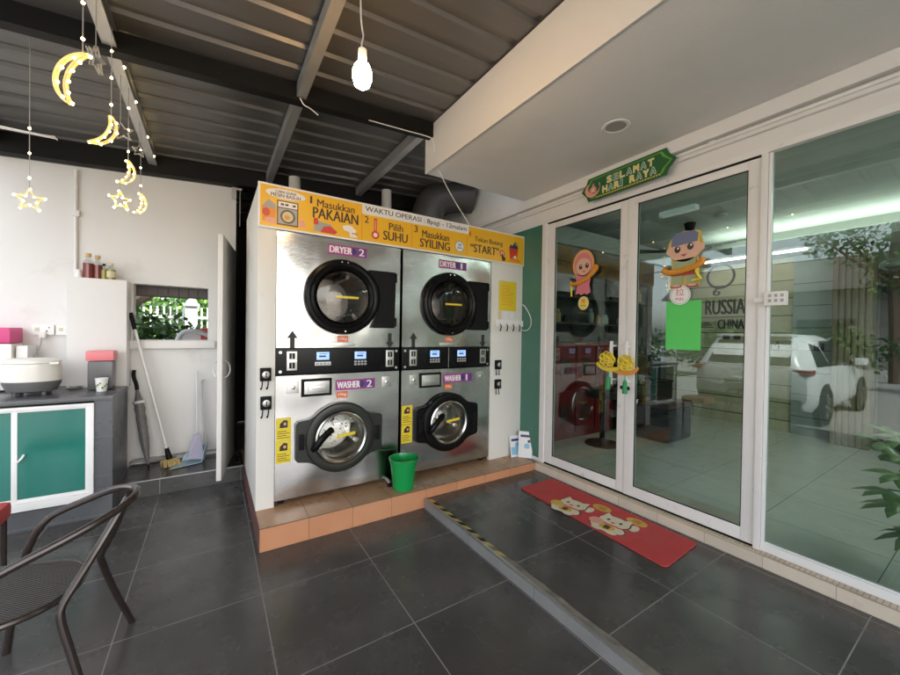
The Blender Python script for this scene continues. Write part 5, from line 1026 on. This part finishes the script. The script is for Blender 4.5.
for k, (hx, hy, hz, rr) in enumerate(((-2.6, 12.0, 1.5, 1.0), (-.9, 13.5, 1.9, 1.2), (.4, 12.5, 2.0, 1.1), (-1.7, 16, 2.6, 1.7))):
    t = thing('garden_bush', (hx, hy, -.12), ('low dark bush', 'round green bush', 'bright green bush', 'tall pale green bush')[k]+' behind the white fence', 'bush', 'bushes behind the white fence'); b = MB(); rg = random.Random(60+k)
    foliage(b, (hx, hy, hz-.2), (rr*1.2, rr*.8, rr*1.1), 1700, (('leaf_dark', 'leaf_mid'), ('leaf_mid', 'leaf_dark', 'leaf_bright'), ('leaf_bright', 'leaf_mid'), ('leaf_bright', 'leaf_mid'))[k], .2, rg); b.build('leaf_mass', t, 180); b = MB(); b.tube([(hx, hy, -.12), (hx, hy, hz)], .06, 'bark', 6); b.build('stem', t)
t = thing('white_house', (-3, 22, -.12), 'grey house with dark roof seen far through the small window', 'house')
b = MB(); b.box(-9, -3, 22, 28, -.12, 3.2, 'house_wall'); b.build('wall', t); b = MB(); b.add([(-9.5, 21.5, 3.2), (-2.5, 21.5, 3.2), (-2.5, 28.5, 3.2), (-9.5, 28.5, 3.2), (-7, 25, 5.2), (-5, 25, 5.2)], [(0, 1, 5, 4), (1, 2, 5), (2, 3, 4, 5), (3, 0, 4), (0, 3, 2, 1)], 'roof_tile'); b.build('roof', t)
b = MB(); b.box(-4.9, -3.8, 21.97, 22.0, 1, 2.4, 'car_glass'); b.build('window', t); b = MB(); b.box(-8, -6.7, 21.97, 22.0, 1, 2.4, 'car_glass'); b.build('window', t)
t = thing('garden_chair', (-.25, 6.2, -.12), 'white plastic garden chair with red cushion outside the window', 'chair'); b = MB()
b.box(-.42, .02, 6.0, 6.42, .80, .84, 'fence_white', .01); b.build('seat', t); b = MB(); b.tube(smooth([(-.42, 6.0, 1.2), (-.35, 6.0, 1.42), (-.2, 6.0, 1.44), (-.05, 6.0, 1.38)], 2), .03, 'fence_white', 8); b.build('arm', t); b = MB(); b.box(-.42, .02, 6.40, 6.44, .84, 1.40, 'fence_white', .01); b.build('backrest', t)
for dx, dy in ((-.38, 6.05), (-.02, 6.05), (-.38, 6.38), (-.02, 6.38)): b = MB(); b.tube([(dx, dy, .8), (dx, dy, -.12)], .022, 'fence_white', 8); b.build('leg', t)
b = MB(); b.box(-.14, .01, 6.1, 6.3, 1.15, 1.48, 'sign_red', .03); b.build('cushion', t)
for k in range(7):  # added dark foliage that keeps the shop glass reflection low
    hy = -9+3.2*k; t = thing('added_hedge_bush', (-11.5, hy, -.12), 'added dark hedge bush across the car park, darkens the glass reflection', 'hedge', 'added hedge bushes along the car park'); b = MB(); rg = random.Random(40+k)
    foliage(b, (-11.5, hy, 1.0), (.9, 1.9, 1.15), 1000, ('leaf_dark', 'leaf_dark', 'leaf_mid'), .2, rg); b.build('leaf_mass', t, 180)
    b = MB()
    b.tube([(-11.5, hy, -.12), (-11.45, hy, 1.2)], .06, 'bark', 6); b.build('stem', t)
t = thing('street_house', (-24, 0, -.12), 'long low house with dark roof across the street behind the car', 'house')
b = MB(); b.box(-30, -24, -12, 14, -.12, 4.2, 'house_wall'); b.build('wall', t); b = MB(); b.add([(-31, -13, 4.2), (-23, -13, 4.2), (-23, 15, 4.2), (-31, 15, 4.2), (-27, -13, 6.6), (-27, 15, 6.6)], [(1, 2, 5, 4), (3, 0, 4, 5), (0, 1, 4), (2, 3, 5), (0, 3, 2, 1)], 'roof_tile'); b.build('roof', t)
for k in range(5): b = MB(); b.box(-23.99, -23.95, -10+5*k, -7.6+5*k, 1.0, 2.6, 'car_glass'); b.build('window', t)

# parked SUV: rear faces +X, stands left of the porch, seen in the shop window
t = thing('parked_suv', (-5.1, 2.85, -.12), 'white parked suv left of the porch, mirrored in the shop window', 'car')
CX, CY, G = -2.85, 2.85, -.12
st = [  # distance from the rear, half width, bottom, belt z, roof z, roof half width
    (0.0, .72, .45, .95, 1.02, .66), (.05, .86, .35, 1.0, 1.12, .70), (.22, .91, .30, 1.02, 1.42, .68), (.45, .925, .26, 1.03, 1.60, .66), (1.2, .93, .24, 1.02, 1.655, .64), (2.0, .93, .24, 1.0, 1.65, .63), (2.55, .93, .24, .98, 1.56, .62), (3.05, .92, .25, .97, 1.22, .66), (3.35, .92, .26, .95, 1.03, .72), (4.1, .88, .30, .86, .90, .70), (4.42, .80, .34, .72, .76, .62), (4.5, .62, .42, .62, .66, .5)]
b = MB(); V = []; K = 12
for d, hw, zb, zbelt, zr, rw in st:
    half = [(hw*.9, zb), (hw*1.0, zb+.15), (hw, zb+(zbelt-zb)*.6), (hw*.97, zbelt), (rw*1.02, zr-.06), (rw*.85, zr)]
    for s_, lst in ((1, half), (-1, half[::-1])):
        for yy, zz in lst: V.append((CX-d, CY+s_*yy, G+zz))
FF = [(i*K+q, i*K+(q+1) % K, (i+1)*K+(q+1) % K, (i+1)*K+q) for i in range(len(st)-1) for q in range(K)]+[tuple(range(K))[::-1], tuple((len(st)-1)*K+q for q in range(K))]
b.add(V, FF, 'car_white'); b.build('body', t, 50)
b = MB(); b.add([(CX-.095, CY-.62, G+1.14), (CX-.095, CY+.62, G+1.14), (CX-.36, CY+.56, G+1.52), (CX-.36, CY-.56, G+1.52), (CX-.02, CY-.64, G+1.10), (CX-.02, CY+.64, G+1.10), (CX-.33, CY+.57, G+1.54), (CX-.33, CY-.57, G+1.54)], [(4, 5, 6, 7), (0, 3, 2, 1), (0, 1, 5, 4), (1, 2, 6, 5), (2, 3, 7, 6), (3, 0, 4, 7)], 'car_glass'); b.build('rear_window', t)
b = MB(); b.box(CX-.62, CX-.25, CY-.58, CY+.58, G+1.60, G+1.655, 'car_white', .02); b.build('spoiler', t)
for s_ in (-1, 1):
    b = MB()
    for q in ([(.50, 1.07), (1.25, 1.07), (1.25, 1.52), (.75, 1.52)], [(1.32, 1.07), (2.2, 1.06), (2.2, 1.54), (1.32, 1.54)], [(2.26, 1.06), (3.0, 1.06), (2.55, 1.46), (2.26, 1.52)]):
        V = []
        for d, z in q: yy = .905-(z-1.02)*.47; V.append((CX-d, CY+s_*(yy+.012), G+z))
        V += [(v[0], v[1]-s_*.05, v[2]) for v in V]; b.add(V, [(0, 1, 2, 3), (7, 6, 5, 4), (0, 4, 5, 1), (1, 5, 6, 2), (2, 6, 7, 3), (3, 7, 4, 0)], 'car_glass')
    b.build('side_window', t)
    b = MB(); b.box(CX-.35, CX-.02, CY+s_*.52-.26 if s_ > 0 else CY-.90, CY+.90 if s_ > 0 else CY-.26, G+.93, G+1.03, 'tail_red', .02); b.build('tail_light', t)
    b = MB(); b.box(CX-3.0, CX-2.82, CY+s_*1.03-.09, CY+s_*1.03+.09, G+1.05, G+1.19, 'car_white', .03); b.build('wing_mirror', t)
    for d in (.85, 3.55):
        f = F((CX-d, CY+s_*.80, G+.36), (1, 0, 0), (0, 0, 1)) if s_ < 0 else F((CX-d, CY+s_*.80, G+.36), (-1, 0, 0), (0, 0, 1)); b = MB(); b.lathe(f, 0, 0, [(.23, .02), (.34, .02), (.36, .05), (.36, .14), (.34, .165), (.24, .165), (.23, .14)], 'tyre', 30); wh = b.build('wheel', t)
        b = MB(); b.lathe(f, 0, 0, [(.24, .12), (.225, .15), (.06, .135), (.0001, .15)], 'rim_grey', 24)
        for k in range(5): a = R(72*k); b.prism(f, [(.05*math.cos(a-.4), .05*math.sin(a-.4)), (.22*math.cos(a-.12), .22*math.sin(a-.12)), (.22*math.cos(a+.12), .22*math.sin(a+.12)), (.05*math.cos(a+.4), .05*math.sin(a+.4))], .14, .162, 'rim_grey')
        b.build('rim', wh)
        b = MB(); b.lathe(f, 0, 0, [(.36, .10), (.40, .12), (.41, .135), (.37, .138)], 'car_trim', 30); b.build('wheel_arch', t)
b = MB(); b.box(CX-.2, CX+.03, CY-.80, CY+.80, G+.30, G+.50, 'car_trim', .03); b.build('bumper', t)
b = MB(); b.box(CX+.0, CX+.035, CY-.26, CY+.26, G+.70, G+.82, 'ink_white', .004); b.build('number_plate', t)
